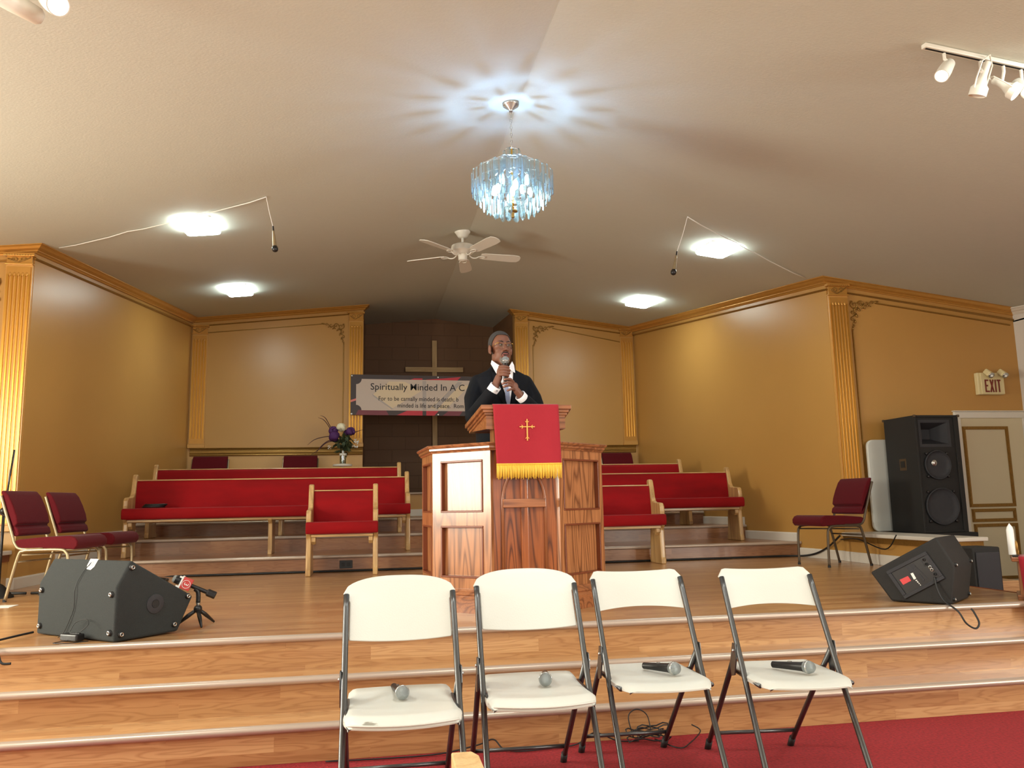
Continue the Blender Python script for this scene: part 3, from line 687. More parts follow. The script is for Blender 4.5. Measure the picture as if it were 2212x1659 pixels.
# ================================================================== FOLDING CHAIRS
def folding_chair(kind, label, loc, rz):
    t = thing('folding_chair', label, 'chair', loc, rz, 'white folding chairs in front of the steps')
    hw = .207 if kind == 'A' else .199
    tr = .0115
    top = (.20, .815)       # y, z
    def tubepts(s):
        return [(s*hw, .20, .815), (s*hw, .06, .58), (s*hw*1.0, -.012, .46), (s*(hw+.002), -.10, .315), (s*(hw+.004), -.292, .012)]
    for s in (-1, 1):
        MB().tube(smooth_path(tubepts(s), 4), tr, 12).obj('front_leg', 'gun', t, smooth=True)
        rl = MB().tube([(s*(hw+.006), .045, .53), (s*(hw+.002), .295, .27), (s*(hw), .535, .02)], tr, 12).obj('rear_leg', 'gun', t, smooth=True)
        MB().tube([(s*hw, .515, .045), (s*hw, .548, .0)], .015, 12).obj('foot_cap', 'rubber', rl, smooth=True)
        fl = MB().tube([(s*(hw+.004), -.275, .035), (s*(hw+.004), -.300, .0)], .015, 12).obj('foot_cap', 'rubber', t, smooth=True)
        MB().box(s*hw-.004, s*hw+.004, -.05, .09, -.0, .0).obj('hinge_bracket', 'rubber', t) if False else None
        h = MB(); h.prism([(.03, .56), (.06, .56), (.10, .47), (.09, .42), (.05, .43), (.02, .5)], s*(hw+.011), s*(hw+.017), 'x')
        h.obj('hinge_bracket', 'gun', t, bevel=.002)
        MB().ball((s*(hw+.018), .045, .53), .007, 8, 6).obj('rivet', 'steel', t, smooth=True)
    MB().tube([(-hw, .475, .088), (hw, .475, .088)], .0085, 10).obj('rear_stretcher', 'gun', t, smooth=True)
    MB().tube([(-hw, -.225, .115), (hw, -.225, .115)], .0085, 10).obj('front_stretcher', 'gun', t, smooth=True)
    for s in (-1, 1): MB().tube([(s*(hw-.012), .13, .435), (s*(hw-.014), -.16, .43)], .009, 8).obj('seat_rail', 'gun', t, smooth=True)
    # back panel: curved shell between the tubes, wrapping over their tops
    NU, NV = 24, 12
    def yline(z): return .20 + (z-.815)*(.14/.235)
    def bx(u, v):
        x = (u*2-1)
        if kind == 'A':
            wtop = .855; z0 = .655
            edge = .815 + .063*math.sqrt(max(0, 1-abs(x)**2.6))
            zz = z0 + (edge-z0)*v
            hwid = hw+.006 if v > .93 else hw-.010
            wv = min(1, max(0, (zz-.795)/.02)); hwid = hw-.012+.026*wv
            zz += .012*(1-x*x)*(1-v)*-1
        else:
            z0 = .690; edge = .842 + .010*x*x - .026*max(0, (abs(x)-.86)/.14)**2
            zz = z0 + (edge-z0)*v + .012*(1-x*x)*(1-v)
            wv = min(1, max(0, (zz-.795)/.02)); hwid = hw-.012+.026*wv
            cr = max(0, (v-.75)/.25); hwid -= .028*max(0, cr-.35)**2
        xx = x*hwid
        y = yline(zz)+.022*(1-x*x) + .004
        return xx, y, zz
    th = .016
    fr = [bx(i/NU, j/NV) for j in range(NV+1) for i in range(NU+1)]
    bk = [(x, y+th, z) for x, y, z in fr]
    b = MB(); n = (NU+1)*(NV+1); fs = []
    for j in range(NV):
        for i in range(NU):
            a = j*(NU+1)+i; fs += [(a, a+1, a+NU+2, a+NU+1), (n+a, n+a+NU+1, n+a+NU+2, n+a+1)]
    for i in range(NU):
        a = i; fs.append((a, n+a, n+a+1, a+1)); a = NV*(NU+1)+i; fs.append((a, a+1, n+a+1, n+a))
    for j in range(NV):
        a = j*(NU+1); fs.append((a, a+NU+1, n+a+NU+1, n+a)); a += NU; fs.append((a, n+a, n+a+NU+1, a+NU+1))
    b.add(fr+bk, fs).obj('backrest', 'plastic', t, autos=60, bevel=.005, seg=3)
    # seat: moulded shell
    NX, NY = 24, 20
    def sf(u, v, low):
        x = u*2-1; y = -.205+.425*v            # v: front 0 -> rear 1
        if kind == 'A':
            wd = .196+.012*(1-v) ; fr_ = 1-abs(x)**4
            yy = y - .045*(1-v)*(1-x*x)
            wid = wd*(1-.10*max(0, (.22-v)/.22)**2)
            z = .452 - .014*math.sin(PI*min(1, max(0, (v-.12)/.75)))*(1-x*x*.6) + .010*max(0, (v-.8)/.2)*(1-.3*x*x)
            if v < .12: z -= .028*((.12-v)/.12)**2
            z -= .016*max(0, (abs(x)-.86)/.14)**2
            zl = .418 - .004*(1-v)
        else:
            wid = .182*(1-.22*max(0, (.35-v)/.35)**2.2) + .02*(1-v)
            yy = y - .030*(1-v)*(1-x*x)
            z = .452 - .012*math.sin(PI*v)*(1-x*x) - .020*max(0, (.18-v)/.18)**2
            z -= .012*max(0, (abs(x)-.85)/.15)**2
            zl = .424
        return (x*wid, yy, zl if low else z)
    top_ = [sf(i/NX, j/NY, 0) for j in range(NY+1) for i in range(NX+1)]
    bot = [sf(i/NX, j/NY, 1) for j in range(NY+1) for i in range(NX+1)]
    n = len(top_); fs = []
    for j in range(NY):
        for i in range(NX):
            a = j*(NX+1)+i; fs += [(a, a+1, a+NX+2, a+NX+1), (n+a, n+a+NX+1, n+a+NX+2, n+a+1)]
    for i in range(NX):
        a = i; fs.append((a, n+a, n+a+1, a+1)); a = NY*(NX+1)+i; fs.append((a, a+1, n+a+1, n+a))
    for j in range(NY):
        a = j*(NX+1); fs.append((a, a+NX+1, n+a+NX+1, n+a)); a += NX; fs.append((a, n+a, n+a+NX+1, a+NX+1))
    MB().add(top_+bot, fs).obj('seat', 'plastic', t, autos=50, bevel=.007, seg=3)
    if kind == 'A':
        sm = MB(); pts = []
        for i in range(NX+1):
            p_ = sf(i/NX, 0, 1); pts.append((p_[0]*1.0, p_[1]-.003, .430))
        sm.tube(pts, .004, 6); sm.obj('seat_rim', 'plastic', t, smooth=True)
    return t
CH = [('A', (.113, 3.10, 0), 0, 'leftmost white folding chair, rounded back, scuff marks on its seat front'),
      ('A', (.632, 3.22, 0), math.radians(-2), 'white folding chair with rounded back, second from the left, unscuffed seat'),
      ('B', (1.152, 3.325, 0), math.radians(-2), 'white folding chair with flat-topped back, beside a cable tangle on the carpet'),
      ('B', (1.700, 3.225, 0), math.radians(-6), 'rightmost white folding chair, flat-topped back, standing clear on the red carpet')]
chairs = [folding_chair(k, l, p, rz) for k, p, rz, l in CH]
scm = mat('grey_scuff', srgb(120, 116, 104), .7)
sb = MB()
for (x, z, w_, h_) in ((-.125, .432, .045, .006), (-.115, .428, .03, .004), (.0, .424, .004, .014), (.07, .438, .018, .003), (-.14, .437, .02, .003)):
    sb.box(x-w_/2, x+w_/2, -.255, -.249+.0, z-h_/2, z+h_/2)
# ------------------------------------------------------------------ microphones
def microphone(label, loc, rot, cat='microphone', group=None, name='microphone'):
    t = thing(name, label, cat, loc, rot=rot, group=group)
    # along local +y: grille at +y end
    RX = Matrix.Rotation(-PI/2, 4, 'X')
    g = MB().lathe([(.002, .196), (.012, .194), (.020, .187), (.0248, .174), (.0255, .165), (.0235, .155), (.019, .146)], 24, RX).obj('grille', 'micgrille', t, smooth=True)
    MB().lathe([(.0250, .162), (.0268, .164), (.0268, .169), (.0250, .171)], 24, RX).obj('grille_band', 'steel', g, smooth=True)
    MB().lathe([(.0115, .0), (.0135, .002), (.0140, .03), (.0165, .09), (.0185, .135), (.0205, .146), (.0205, .150), (.016, .152)], 24, RX).obj('body', 'micbody', t, autos=40)
    MB().box(-.004, .004, .075, .092, .0155, .0185).obj('switch', 'steel', t)
    return t
# on the chair seats: (loc of tail, direction)
def micat(label, head, tail, z, group='wireless microphones on the chair seats'):
    h = Vector(head); t_ = Vector(tail); d_ = (h-t_).normalized(); c = (h+t_)/2
    L_ = .196; start = c-d_*L_/2
    ang = math.atan2(-d_.x, d_.y)
    return microphone(label, (start.x, start.y, z), (math.radians(4), 0, ang), group=group)
m1 = micat('black wireless microphone with grey mesh head on the scuffed chair seat', (.125, 3.10), (.085, 3.35), .458)
def micmove(src, label, head, tail, z):
    h = Vector(head); t_ = Vector(tail); d_ = (h-t_).normalized(); c = (h+t_)/2; start = c-d_*.098
    return dup(src, (start.x, start.y, z), rot=(math.radians(4), 0, math.atan2(-d_.x, d_.y)), label=label)
micmove(m1, 'microphone pointing straight at the viewer on the second rounded-back chair', (.668, 3.20), (.712, 3.42), .458)
micmove(m1, 'microphone lying slanted on the flat-topped chair nearest the cable tangle', (1.232, 3.27), (1.150, 3.42), .462)
micmove(m1, 'microphone lying slanted on the rightmost folding chair', (1.760, 3.15), (1.675, 3.30), .462)

# wooden post end in the foreground
pp = tag(MB().prism([(.202, 1.80), (.268, 1.80), (.283, 2.0), (.283, 2.235), (.268, 2.275), (.213, 2.275)], 0.0, .50, 'z').obj('wooden_post', 'pine', None, bevel=.004),
         'light wooden post end standing in the very foreground between two folding chairs', 'post')

# ================================================================== BURGUNDY CHAIRS
def stack_chair(label, loc, rz, metal='champagne', sc=1.06, group=None):
    t = thing('stacking_chair', label, 'chair', loc, rz, group); t.scale = (sc,)*3
    # seat cushion, rounded waterfall front (front is -y)
    prof = [(-.245, .39), (-.268, .42), (-.268, .455), (-.245, .485), (-.21, .497), (.0, .492), (.20, .476), (.225, .465), (.228, .42), (.215, .405), (-.2, .395)]
    MB().prism(prof, -.235, .235, 'x').obj('seat', 'burgundy', t, autos=60, bevel=.02, seg=3)
    # back cushion with a roll at its foot
    def Yb(z): return .200+(z-.46)*.36
    pr = []
    for z, f_ in ((.50, .0), (.515, -.02), (.56, -.022), (.578, .0), (.60, -.032), (.66, -.040), (.74, -.036), (.82, -.024), (.855, -.004), (.86, .01)): pr.append((Yb(z)+f_, z))
    pb = [(Yb(z)+.028, z) for z in (.855, .8, .7, .6, .5)]
    MB().prism(pr+pb, -.225, .225, 'x').obj('backrest', 'burgundy', t, autos=60, bevel=.022, seg=3)
    for s in (-1, 1):
        x = s*.238
        MB().tube(smooth_path([(x, -.215, .0), (x, -.205, .30), (x, -.185, .37), (x, -.13, .392), (x, .08, .392), (x, .15, .385), (x, .19, .34), (x, .27, .0)], 5), .0125, 10).obj('leg_frame', metal, t, smooth=True)
        MB().tube(smooth_path([(x*.98, .0, .400), (x*.98, .17, .402), (x*.98, .222, .44), (x*.98, .252, .52), (x*.98, .338, .76), (x*.98, .360, .82)], 5), .0115, 10).obj('back_upright', metal, t, smooth=True)
        for (y, n_) in ((-.215, 'foot_cap'), (.27, 'foot_cap')): MB().lathe([(.015, 0), (.015, .02)], 10, None, (x, y, 0)).obj(n_, 'rubber', t)
    MB().tube([(-.238, .20, .30), (.238, .20, .30)], .008, 8).obj('stretcher', 'bronze' if metal == 'bronze' else metal, t, smooth=True)
    MB().tube([(-.238, -.19, .36), (.238, .16, .36)], .007, 8).obj('cross_brace', metal, t, smooth=True)
    MB().tube([(.238, -.19, .355), (-.238, .16, .355)], .007, 8).obj('cross_brace', metal, t, smooth=True)
    return t
# chair facing: local -y forward
s1 = stack_chair('burgundy padded chair nearest the left floor monitor, facing right', (-2.42, 7.0, S), math.radians(90-10), 'champagne', .97, 'burgundy chairs by the left wall')
dup(s1, (-2.365, 7.72, S), math.radians(90-10), 'burgundy padded chair behind the one nearest the left floor monitor', 'burgundy chairs by the left wall')
stack_chair('burgundy padded chair alone at stage right, facing left beside the low ledge', (4.46, 7.46, S), math.radians(-90+6), 'bronze', .98)
bk = stack_chair('burgundy chair back behind the choir pews at the far left corner', (-2.36, 12.25, L3), 0, 'champagne', 1.10, 'burgundy chairs along the back wall')
dup(bk, (-1.06, 12.25, L3), 0, 'burgundy chair back between the corner chair and the flower vase')
dup(bk, (3.90, 12.25, L3), 0, 'burgundy chair back on the right side, in the corner behind the pews')
dup(bk, (3.22, 12.25, L3), 0, 'burgundy chair mostly hidden by the pulpit on the right side')

# ================================================================== PEWS
def pew(label, x0, x1, yf, z, supports=(), group='red velvet choir pews', rz=0, right_end=True, left_end=True):
    L_ = x1-x0
    t = thing('pew', label, 'pew', ((x0+x1)/2, yf, z), rz, group)
    a, b_ = -L_/2, L_/2; T_ = .05
    # end panel profile (y,z)
    ep = [(.0, 0), (.0, .05), (.012, .07), (.03, .36), (.0, .40), (-.012, .55), (-.008, .60), (.02, .635), (.10, .64), (.19, .645), (.235, .66), (.26, .70), (.285, .80), (.31, .875), (.33, .892), (.375, .892), (.392, .875), (.385, .80), (.355, .60), (.33, .40), (.36, .07), (.375, .05), (.375, 0)]
    for x, ok in ((a, left_end), (b_-T_, right_end)):
        if ok: MB().prism(ep, x, x+T_, 'x').obj('end_panel', 'pew', t, bevel=.012, seg=3)
    sp = [(.03, 0), (.045, .05), (.05, .33), (-.01, .375), (-.01, .39), (.33, .39), (.31, .05), (.32, 0)]
    for sx in supports: MB().prism(sp, sx-(x0+x1)/2-.022, sx-(x0+x1)/2+.022, 'x').obj('support', 'pew', t, bevel=.006)
    MB().prism([(-.005, .375), (-.005, .398), (.345, .385), (.345, .36)], a+T_, b_-T_, 'x').obj('seat_board', 'pewx', t)
    for x in (a+T_+.001, b_-T_-.041):
        MB().prism([(.02, .372), (.02, .33), (.06, .30), (.16, .33), (.2, .372)], x, x+.04, 'x').obj('corner_block', 'pew', t, bevel=.004)
    cu = [(-.045, .405), (-.05, .45), (-.045, .50), (-.02, .515), (.10, .512), (.30, .505), (.32, .50), (.32, .40), (-.03, .40)]
    MB().prism(cu, a-.012, b_+.012, 'x').obj('seat_cushion', 'velvet', t, autos=60, bevel=.012, seg=3) if False else MB().prism(cu, a+T_-.0, b_-T_+.0, 'x').obj('seat_cushion', 'velvet', t, autos=60)
    MB().prism([(-.048, .405), (-.060, .425), (-.062, .48), (-.050, .512), (-.020, .524), (-.013, .50), (-.013, .405)], a+.0, b_-.0, 'x').obj('cushion_front', 'velvet', t, autos=60, bevel=.01, seg=3)
    bc = [(.285, .47), (.268, .475), (.275, .60), (.305, .79), (.315, .818), (.325, .822), (.345, .82), (.325, .70), (.30, .5)]
    MB().prism(bc, a+T_, b_-T_, 'x').obj('back_cushion', 'velvet', t, autos=60)
    MB().prism([(.315, .822), (.318, .834), (.36, .834), (.36, .82)], a+T_, b_-T_, 'x').obj('top_rail', 'pewx', t, bevel=.003)
    MB().prism([(.345, .82), (.36, .82), (.335, .45), (.32, .45)], a+T_, b_-T_, 'x').obj('back_board', 'pewx', t)
    return t
pew('short single-seat red pew on the stage floor left of the pulpit', -.625, .065, 8.18, S, (), rz=math.radians(0))
pew('long red velvet front-row pew on the left, coiled cable at its left end', -2.60, .43, 9.25, L1, (-1.09,))
pew('long red velvet pew on the left, second row behind the front one', -2.655, .375, 10.33, L2, (-1.1,))
pew('short red pew partly hidden by the right side of the pulpit', 2.30, 3.05, 8.25, S)
pew('long red velvet pew on the right, in front of the rearmost one', 1.80, 4.40, 9.22, L1, (2.62,))
pew('rearmost red velvet pew on the right, only its back top visible', 1.85, 4.21, 10.32, L2, (3.0,))
hb = MB()
for k in range(3): hb.tube([(-2.32+.11*math.cos(a/12*2*PI)+.012*k, 9.36+.05*math.sin(a/12*2*PI), L1+.535+.012*k) for a in range(12)], .009, 6, closed=True)
tag(hb.obj('coiled_cable', 'cable', None, smooth=True), 'small black coiled cable lying on the left end of the front pew', 'cable')

# ================================================================== PULPIT
pu = thing('pulpit', 'oak pulpit with angled side wings, recessed panels and carved cross', 'pulpit', (0, 0, S))
zS = 0.0
pc = [(.39, 5.30), (.725, 4.985), (1.158, 4.985), (1.53, 5.30)]
CT = 1.038                       # cap top above stage
def pprism(b, pts, z0, z1): return b.prism(pts, z0, z1, 'z')
def wing(name, p, q, m, z0, z1, th=.05):
    """panelled slab from p to q, face towards the outside (right of p->q)"""
    p = Vector((p[0], p[1], 0)); q = Vector((q[0], q[1], 0)); d_ = (q-p); Lw = d_.length; d_.normalize(); n_ = Vector((d_.y, -d_.x, 0))
    Tm = Matrix(((d_.x, -n_.x, 0, p.x), (d_.y, -n_.y, 0, p.y), (0, 0, 1, 0), (0, 0, 0, 1)))   # local x along, y inwards
    return Tm, Lw
def panelled(p, q, tagm, stile_l, stile_r, rows, edge='oak_edge'):
    Tm, Lw = wing('w', p, q, None, 0, 0)
    b = MB(); z0, z1 = .10, CT-.05
    b.box(0, stile_l, 0, .045, z0, z1, Tm); b.box(Lw-stile_r, Lw, 0, .045, z0, z1, Tm)
    zz = [z0]+[v for r_ in rows for v in r_]+[z1]
    for i in range(0, len(zz), 2): b.box(stile_l, Lw-stile_r, 0, .045, zz[i], zz[i+1], Tm)
    b.obj('wing_frame', 'oak', pu)
    for (a, c) in rows:
        MB().box(stile_l-.002, Lw-stile_r+.002, .026, .04, a-.002, c+.002, Tm).obj('inset_panel', 'oak', pu)
        e = MB(); t_ = .012
        for (x0_, x1_, za, zb_) in ((stile_l, Lw-stile_r, a, a+t_), (stile_l, Lw-stile_r, c-t_, c), (stile_l, stile_l+t_, a+t_, c-t_), (Lw-stile_r-t_, Lw-stile_r, a+t_, c-t_)):
            e.box(x0_, x1_, -.006, .026, za, zb_, Tm)
        e.obj('panel_edge', edge, pu, bevel=.003)
    return Tm, Lw
rows = [(.205, .525), (.608, .935)]
panelled(pc[0], pc[1], 'l', .068, .06, rows)
panelled(pc[2], pc[3], 'r', .045, .045, rows)
panelled((.352, 5.78), pc[0], 's', .06, .045, rows)
panelled(pc[3], (1.57, 5.78), 's', .045, .06, rows)
# centre face, set back a little
cy = 5.005
MB().box(.715, 1.168, cy, cy+.05, .10, CT-.03).obj('centre_panel', 'oakc', pu)
ab = MB(); xm = .935; ww = .135; zsp = .66
arch = [(-ww, .14)]+[(-ww, zsp)]+[(-ww*math.cos(a), zsp+.22*math.sin(a)) for a in [PI*k/20 for k in range(1, 20)]]+[(ww, zsp), (ww, .14)]
ab.tube([(xm+x, cy-.003, z) for x, z in arch], .011, 8)
ab.obj('arch_moulding', 'oak_mould', pu, smooth=True)
MB().box(xm-.022, xm+.022, cy-.026, cy+.001, .14, .86).obj('cross_upright', 'oakc', pu, bevel=.004)
MB().box(xm-.135, xm+.135, cy-.034, cy+.001, .632, .686).obj('cross_arm', 'oakx', pu, bevel=.005)
# mouldings: base plinth, base moulding and cap on each facet
def ring(name, m, outs, z0, z1, body=True):
    P = [Vector(p_) for p_ in ((.352, 5.80), pc[0], pc[1], pc[2], pc[3], (1.57, 5.80))]
    b = MB()
    for i in range(5):
        a, c = P[i], P[i+1]; d_ = (c-a).normalized(); n_ = Vector((d_.y, -d_.x))
        def mit(k):
            if k == 0 or k == 5: return n_
            d0 = (P[k]-P[k-1]).normalized(); d1 = (P[k+1]-P[k]).normalized(); s_ = Vector((d0.y, -d0.x))+Vector((d1.y, -d1.x)); return s_/(s_.length_squared/2)
        ma, mc = mit(i), mit(i+1); vs = []
        for (o_, z_) in outs: v = a+ma*o_; vs.append((v.x, v.y, z_))
        for (o_, z_) in outs: v = c+mc*o_; vs.append((v.x, v.y, z_))
        k = len(outs); b.add(vs, [tuple(range(k))[::-1], tuple(range(k, 2*k))]+[(j, (j+1) % k, k+(j+1) % k, k+j) for j in range(k)])
    return b.obj(name, m, pu)
ring('plinth', 'oakx', [(-.05, 0.0), (.045, 0.0), (.045, .085), (.03, .10), (-.05, .10)], 0, 0)
ring('base_moulding', 'oakx', [(-.05, .10), (.03, .10), (.036, .108), (.03, .118), (.018, .128), (.012, .14), (-.05, .14)], 0, 0)
ring('cap', 'oakx', [(-.06, CT-.05), (.008, CT-.05), (.012, CT-.040), (.022, CT-.034), (.022, CT-.022), (.034, CT-.016), (.038, CT-.006), (.034, CT), (-.06, CT)], 0, 0)
# lectern head on its column
MB().box(.76, 1.14, 5.06, 5.22, CT-.03, 1.13).obj('column', 'oak', pu)
lx0, lx1, lyf, lyb = .700, 1.205, 4.965, 5.40
lz0, lzf, lzb = 1.118, 1.215, 1.150
lc = MB().add([(lx0, lyf, lz0), (lx1, lyf, lz0), (lx1+.03, lyb, lz0+.02), (lx0-.045, lyb, lz0+.02), (lx0, lyf, lzf), (lx1, lyf, lzf), (lx1+.03, lyb, lzb), (lx0-.045, lyb, lzb)],
              [(0, 3, 2, 1), (4, 5, 6, 7), (0, 1, 5, 4), (1, 2, 6, 5), (2, 3, 7, 6), (3, 0, 4, 7)])
lc.obj('lectern_box', 'oakx', pu)
lt = MB()
def lec_ring(o_, za, zb_):
    q = [(lx0-o_, lyf-o_), (lx1+o_, lyf-o_), (lx1+.03+o_, lyb+o_), (lx0-.045-o_, lyb+o_)]
    zf = [za, za, za-.075, za-.075]; zg = [zb_, zb_, zb_-.075, zb_-.075]
    lt.add([(x, y, z) for (x, y), z in zip(q, zf)]+[(x, y, z) for (x, y), z in zip(q, zg)], [(0, 3, 2, 1), (4, 5, 6, 7), (0, 1, 5, 4), (1, 2, 6, 5), (2, 3, 7, 6), (3, 0, 4, 7)])
lec_ring(.010, 1.205, 1.222); lec_ring(.020, 1.222, 1.240); lec_ring(.034, 1.240, 1.268)
lt.obj('reading_top', 'oakx', pu, bevel=.003)
# cloth
cl = thing('pulpit_cloth', 'crimson pulpit cloth with gold cross and yellow fringe', 'cloth', (.945, 4.925, S))
def clf(u, v):
    x = -.208+.416*u; 
    if v < .12:
        k = v/.12; return (x, .30*(1-k)+.0, 1.2735-.0*k-.075*(1-k)*.60)
    k = (v-.12)/.88; z = 1.272-.377*k
    xx = x*(1-.0*k)+.006*k; y = -.006-.004*math.sin(u*9)*k-.006*k+.010*k*math.sin(u*3.3+1)
    return (xx+.012*k*(1-u), y, z)
MB().grid(clf, 30, 44).obj('drape', 'cloth', cl, smooth=True, solid=.003)
fb_ = MB()
nfr = 96
for i in range(nfr):
    u = (i+.5)/nfr; p_ = clf(u, 1); ln = .082*(1+.08*math.sin(i*2.3)+.05*math.sin(i*.7)); dx = .0025*math.sin(i*1.7)
    fb_.tube([(p_[0], p_[1]-.003, p_[2]+.006), (p_[0]+dx, p_[1]-.006-.002*math.sin(i), p_[2]-ln*.5), (p_[0]+dx*1.5, p_[1]-.004, p_[2]-ln)], [.0034, .0036, .0028], 5)
fr_o = fb_.obj('fringe', 'fringe', cl, smooth=True)
hb_ = MB().tube([tuple(Vector(clf(i/30, 1))+Vector((0, -.004, .002))) for i in range(31)], .0055, 6).obj('fringe_heading', 'fringe', cl, smooth=True)
ec = MB(); ey = -.012; ezc = 1.272-.145
nflat = [0]
def flat(x0, z0, x1, z1, w_, y=ey):
    nflat[0] += 1; y -= .0003*nflat[0]
    d_ = Vector((x1-x0, 0, z1-z0)); n_ = Vector((-d_.z, 0, d_.x)).normalized()*w_/2
    q = [Vector((x0, y, z0))-n_, Vector((x1, y, z1))-n_, Vector((x1, y, z1))+n_, Vector((x0, y, z0))+n_]
    ec.add([tuple(v) for v in q]+[tuple(v+Vector((0, -.002, 0))) for v in q], [(0, 1, 2, 3), (4, 7, 6, 5), (0, 4, 5, 1), (1, 5, 6, 2), (2, 6, 7, 3), (3, 7, 4, 0)])
ccx = .004
flat(ccx, ezc-.078, ccx, ezc+.040, .0075); flat(ccx-.042, ezc, ccx+.042, ezc, .006)
for (x, z, dx, dz) in ((0, .040, 0, 1), (0, -.078, 0, -1), (-.040, 0, -1, 0), (.040, 0, 1, 0)):
    cx_, cz_ = ccx+x, ezc+z
    flat(cx_-dx*.012, cz_-dz*.012, cx_+dx*.008, cz_+dz*.008, .006)
    px_, pz_ = dz, dx
    for s_ in (-1, 1):
        ec.tube([(cx_-dx*.010, ey-.002, cz_-dz*.010), (cx_-dx*.010+s_*px_*.007, ey-.002, cz_-dz*.010+s_*pz_*.007), (cx_-dx*.004+s_*px_*.011, ey-.002, cz_-dz*.004+s_*pz_*.011)], [.003, .0028, .0014], 5)
ec.obj('embroidered_cross', 'embroider', cl)

# scuffs on the first chair's seat front
def scuffed():
    m = M['plastic'].copy(); m.name = 'white_plastic_scuffed'; nt = m.node_tree; N = nt.nodes; L = nt.links; P = N['Principled BSDF']
    tc = N.new('ShaderNodeTexCoord'); n = N.new('ShaderNodeTexNoise'); n.inputs['Scale'].default_value = 1
    mp = N.new('ShaderNodeMapping'); mp.inputs['Scale'].default_value = (38, 60, 190); L.new(tc.outputs['Object'], mp.inputs[0]); L.new(mp.outputs[0], n.inputs['Vector'])
    n.inputs['Detail'].default_value = 3
    sp = N.new('ShaderNodeSeparateXYZ'); L.new(tc.outputs['Object'], sp.inputs[0])
    def band(out, c, w_):
        s = N.new('ShaderNodeMath'); s.operation = 'SUBTRACT'; L.new(out, s.inputs[0]); s.inputs[1].default_value = c
        a = N.new('ShaderNodeMath'); a.operation = 'ABSOLUTE'; L.new(s.outputs[0], a.inputs[0])
        d_ = N.new('ShaderNodeMapRange'); L.new(a.outputs[0], d_.inputs[0]); d_.inputs[1].default_value = 0; d_.inputs[2].default_value = w_; d_.inputs[3].default_value = 1; d_.inputs[4].default_value = 0
        return d_.outputs[0]
    a = band(sp.outputs[0], -.12, .05); b_ = band(sp.outputs[2], .434, .014); c = band(sp.outputs[1], -.24, .05)
    m1_ = N.new('ShaderNodeMath'); m1_.operation = 'MULTIPLY'; L.new(a, m1_.inputs[0]); L.new(b_, m1_.inputs[1])
    m2_ = N.new('ShaderNodeMath'); m2_.operation = 'MULTIPLY'; L.new(m1_.outputs[0], m2_.inputs[0]); L.new(c, m2_.inputs[1])
    m3_ = N.new('ShaderNodeMath'); m3_.operation = 'MULTIPLY'; L.new(m2_.outputs[0], m3_.inputs[0]); L.new(n.outputs[0], m3_.inputs[1])
    rp_ = N.new('ShaderNodeValToRGB'); rp_.color_ramp.elements[0].position = .10; rp_.color_ramp.elements[1].position = .16
    rp_.color_ramp.elements[0].color = C4(srgb(206, 205, 196)); rp_.color_ramp.elements[1].color = C4(srgb(140, 136, 124)); L.new(m3_.outputs[0], rp_.inputs[0])
    L.new(rp_.outputs[0], P.inputs['Base Color']); return m
for c_ in chairs[0].children:
    if c_.name.startswith('seat') and not c_.name.startswith(('seat_rail', 'seat_rim')): c_.data.materials[0] = scuffed()

# ================================================================== FLOOR MONITORS
def monitor(label, loc, rz, width, prof, m, bolts_side, bolts_back, extra=None):
    """local: x = width direction (0..width), y = depth; prof in (y,z)"""
    t = thing('floor_monitor', label, 'speaker', loc, rz)
    MB().prism(prof, 0, width, 'x').obj('cabinet', m, t, bevel=.012, seg=3, autos=50)
    return t
# left monitor: corner A nearest the steps, width runs back-left, depth runs back-right
A = Vector((-1.275, 4.50)); Bp = Vector((-1.809, 4.959)); ud = (Bp-A).normalized()
ang = math.atan2(ud.y, ud.x)
# local x along ud; depth must be along +right-back => local y = -(perp)
prof = [(0, 0), (0, .270), (-.074, .402), (-.463, .182), (-.372, .004)]
ml = monitor('black floor monitor on the left, back turned to the viewer, tape label on top', (A.x, A.y, S+.004), ang, .70, prof, 'felt', 0, 0)
def bolt(par, p, axis, r=.016):
    T = Matrix.Translation(p) @ (Matrix.Rotation(PI/2, 4, 'Y') if axis == 'x' else Matrix.Rotation(-PI/2, 4, 'Y') if axis == '-x' else Matrix.Rotation(-PI/2, 4, 'X') if axis == 'y' else Matrix.Rotation(PI/2, 4, 'X'))
    o = MB().lathe([(r, -.004), (r, .006), (r*.75, .012), (r*.72, .010)], 16, T).obj('corner_bolt', 'rubber', par, autos=40)
    MB().lathe([(r*.72, .006), (r*.70, .013), (r*.4, .014), (r*.38, .009)], 14, T).obj('bolt_head', 'steel', o, smooth=True)
for (x, z) in ((.035, .235), (.035, .045), (.665, .235), (.665, .045)): bolt(ml, (x, 0, z), 'y')
for (y, z) in ((-.08, .365), (-.425, .185), (-.345, .045), (-.035, .035)): bolt(ml, (0, y, z), '-x')
Tp = Matrix.Translation((0, -.225, .165)) @ Matrix.Rotation(-PI/2, 4, 'Y')
MB().lathe([(.0505, -.02), (.0505, .004), (.046, .006), (.022, .005), (.020, -.01)], 28, Tp).obj('port_ring', 'grille', ml, autos=40)
MB().lathe([(.0205, -.02), (.0205, .0055)], 20, Tp).obj('port_hole', 'rubber', ml)
nrm = Vector((0, .132, .074)).normalized()
dirv = Vector((0, -.074, .132)).normalized()
st_ = MB(); cc = Vector((.315, 0, .27))+dirv*.118+nrm*.001
pts = [(-.035, .033), (.035, .033), (.033, -.005), (.020, -.026), (-.018, -.03), (-.034, -.012)]
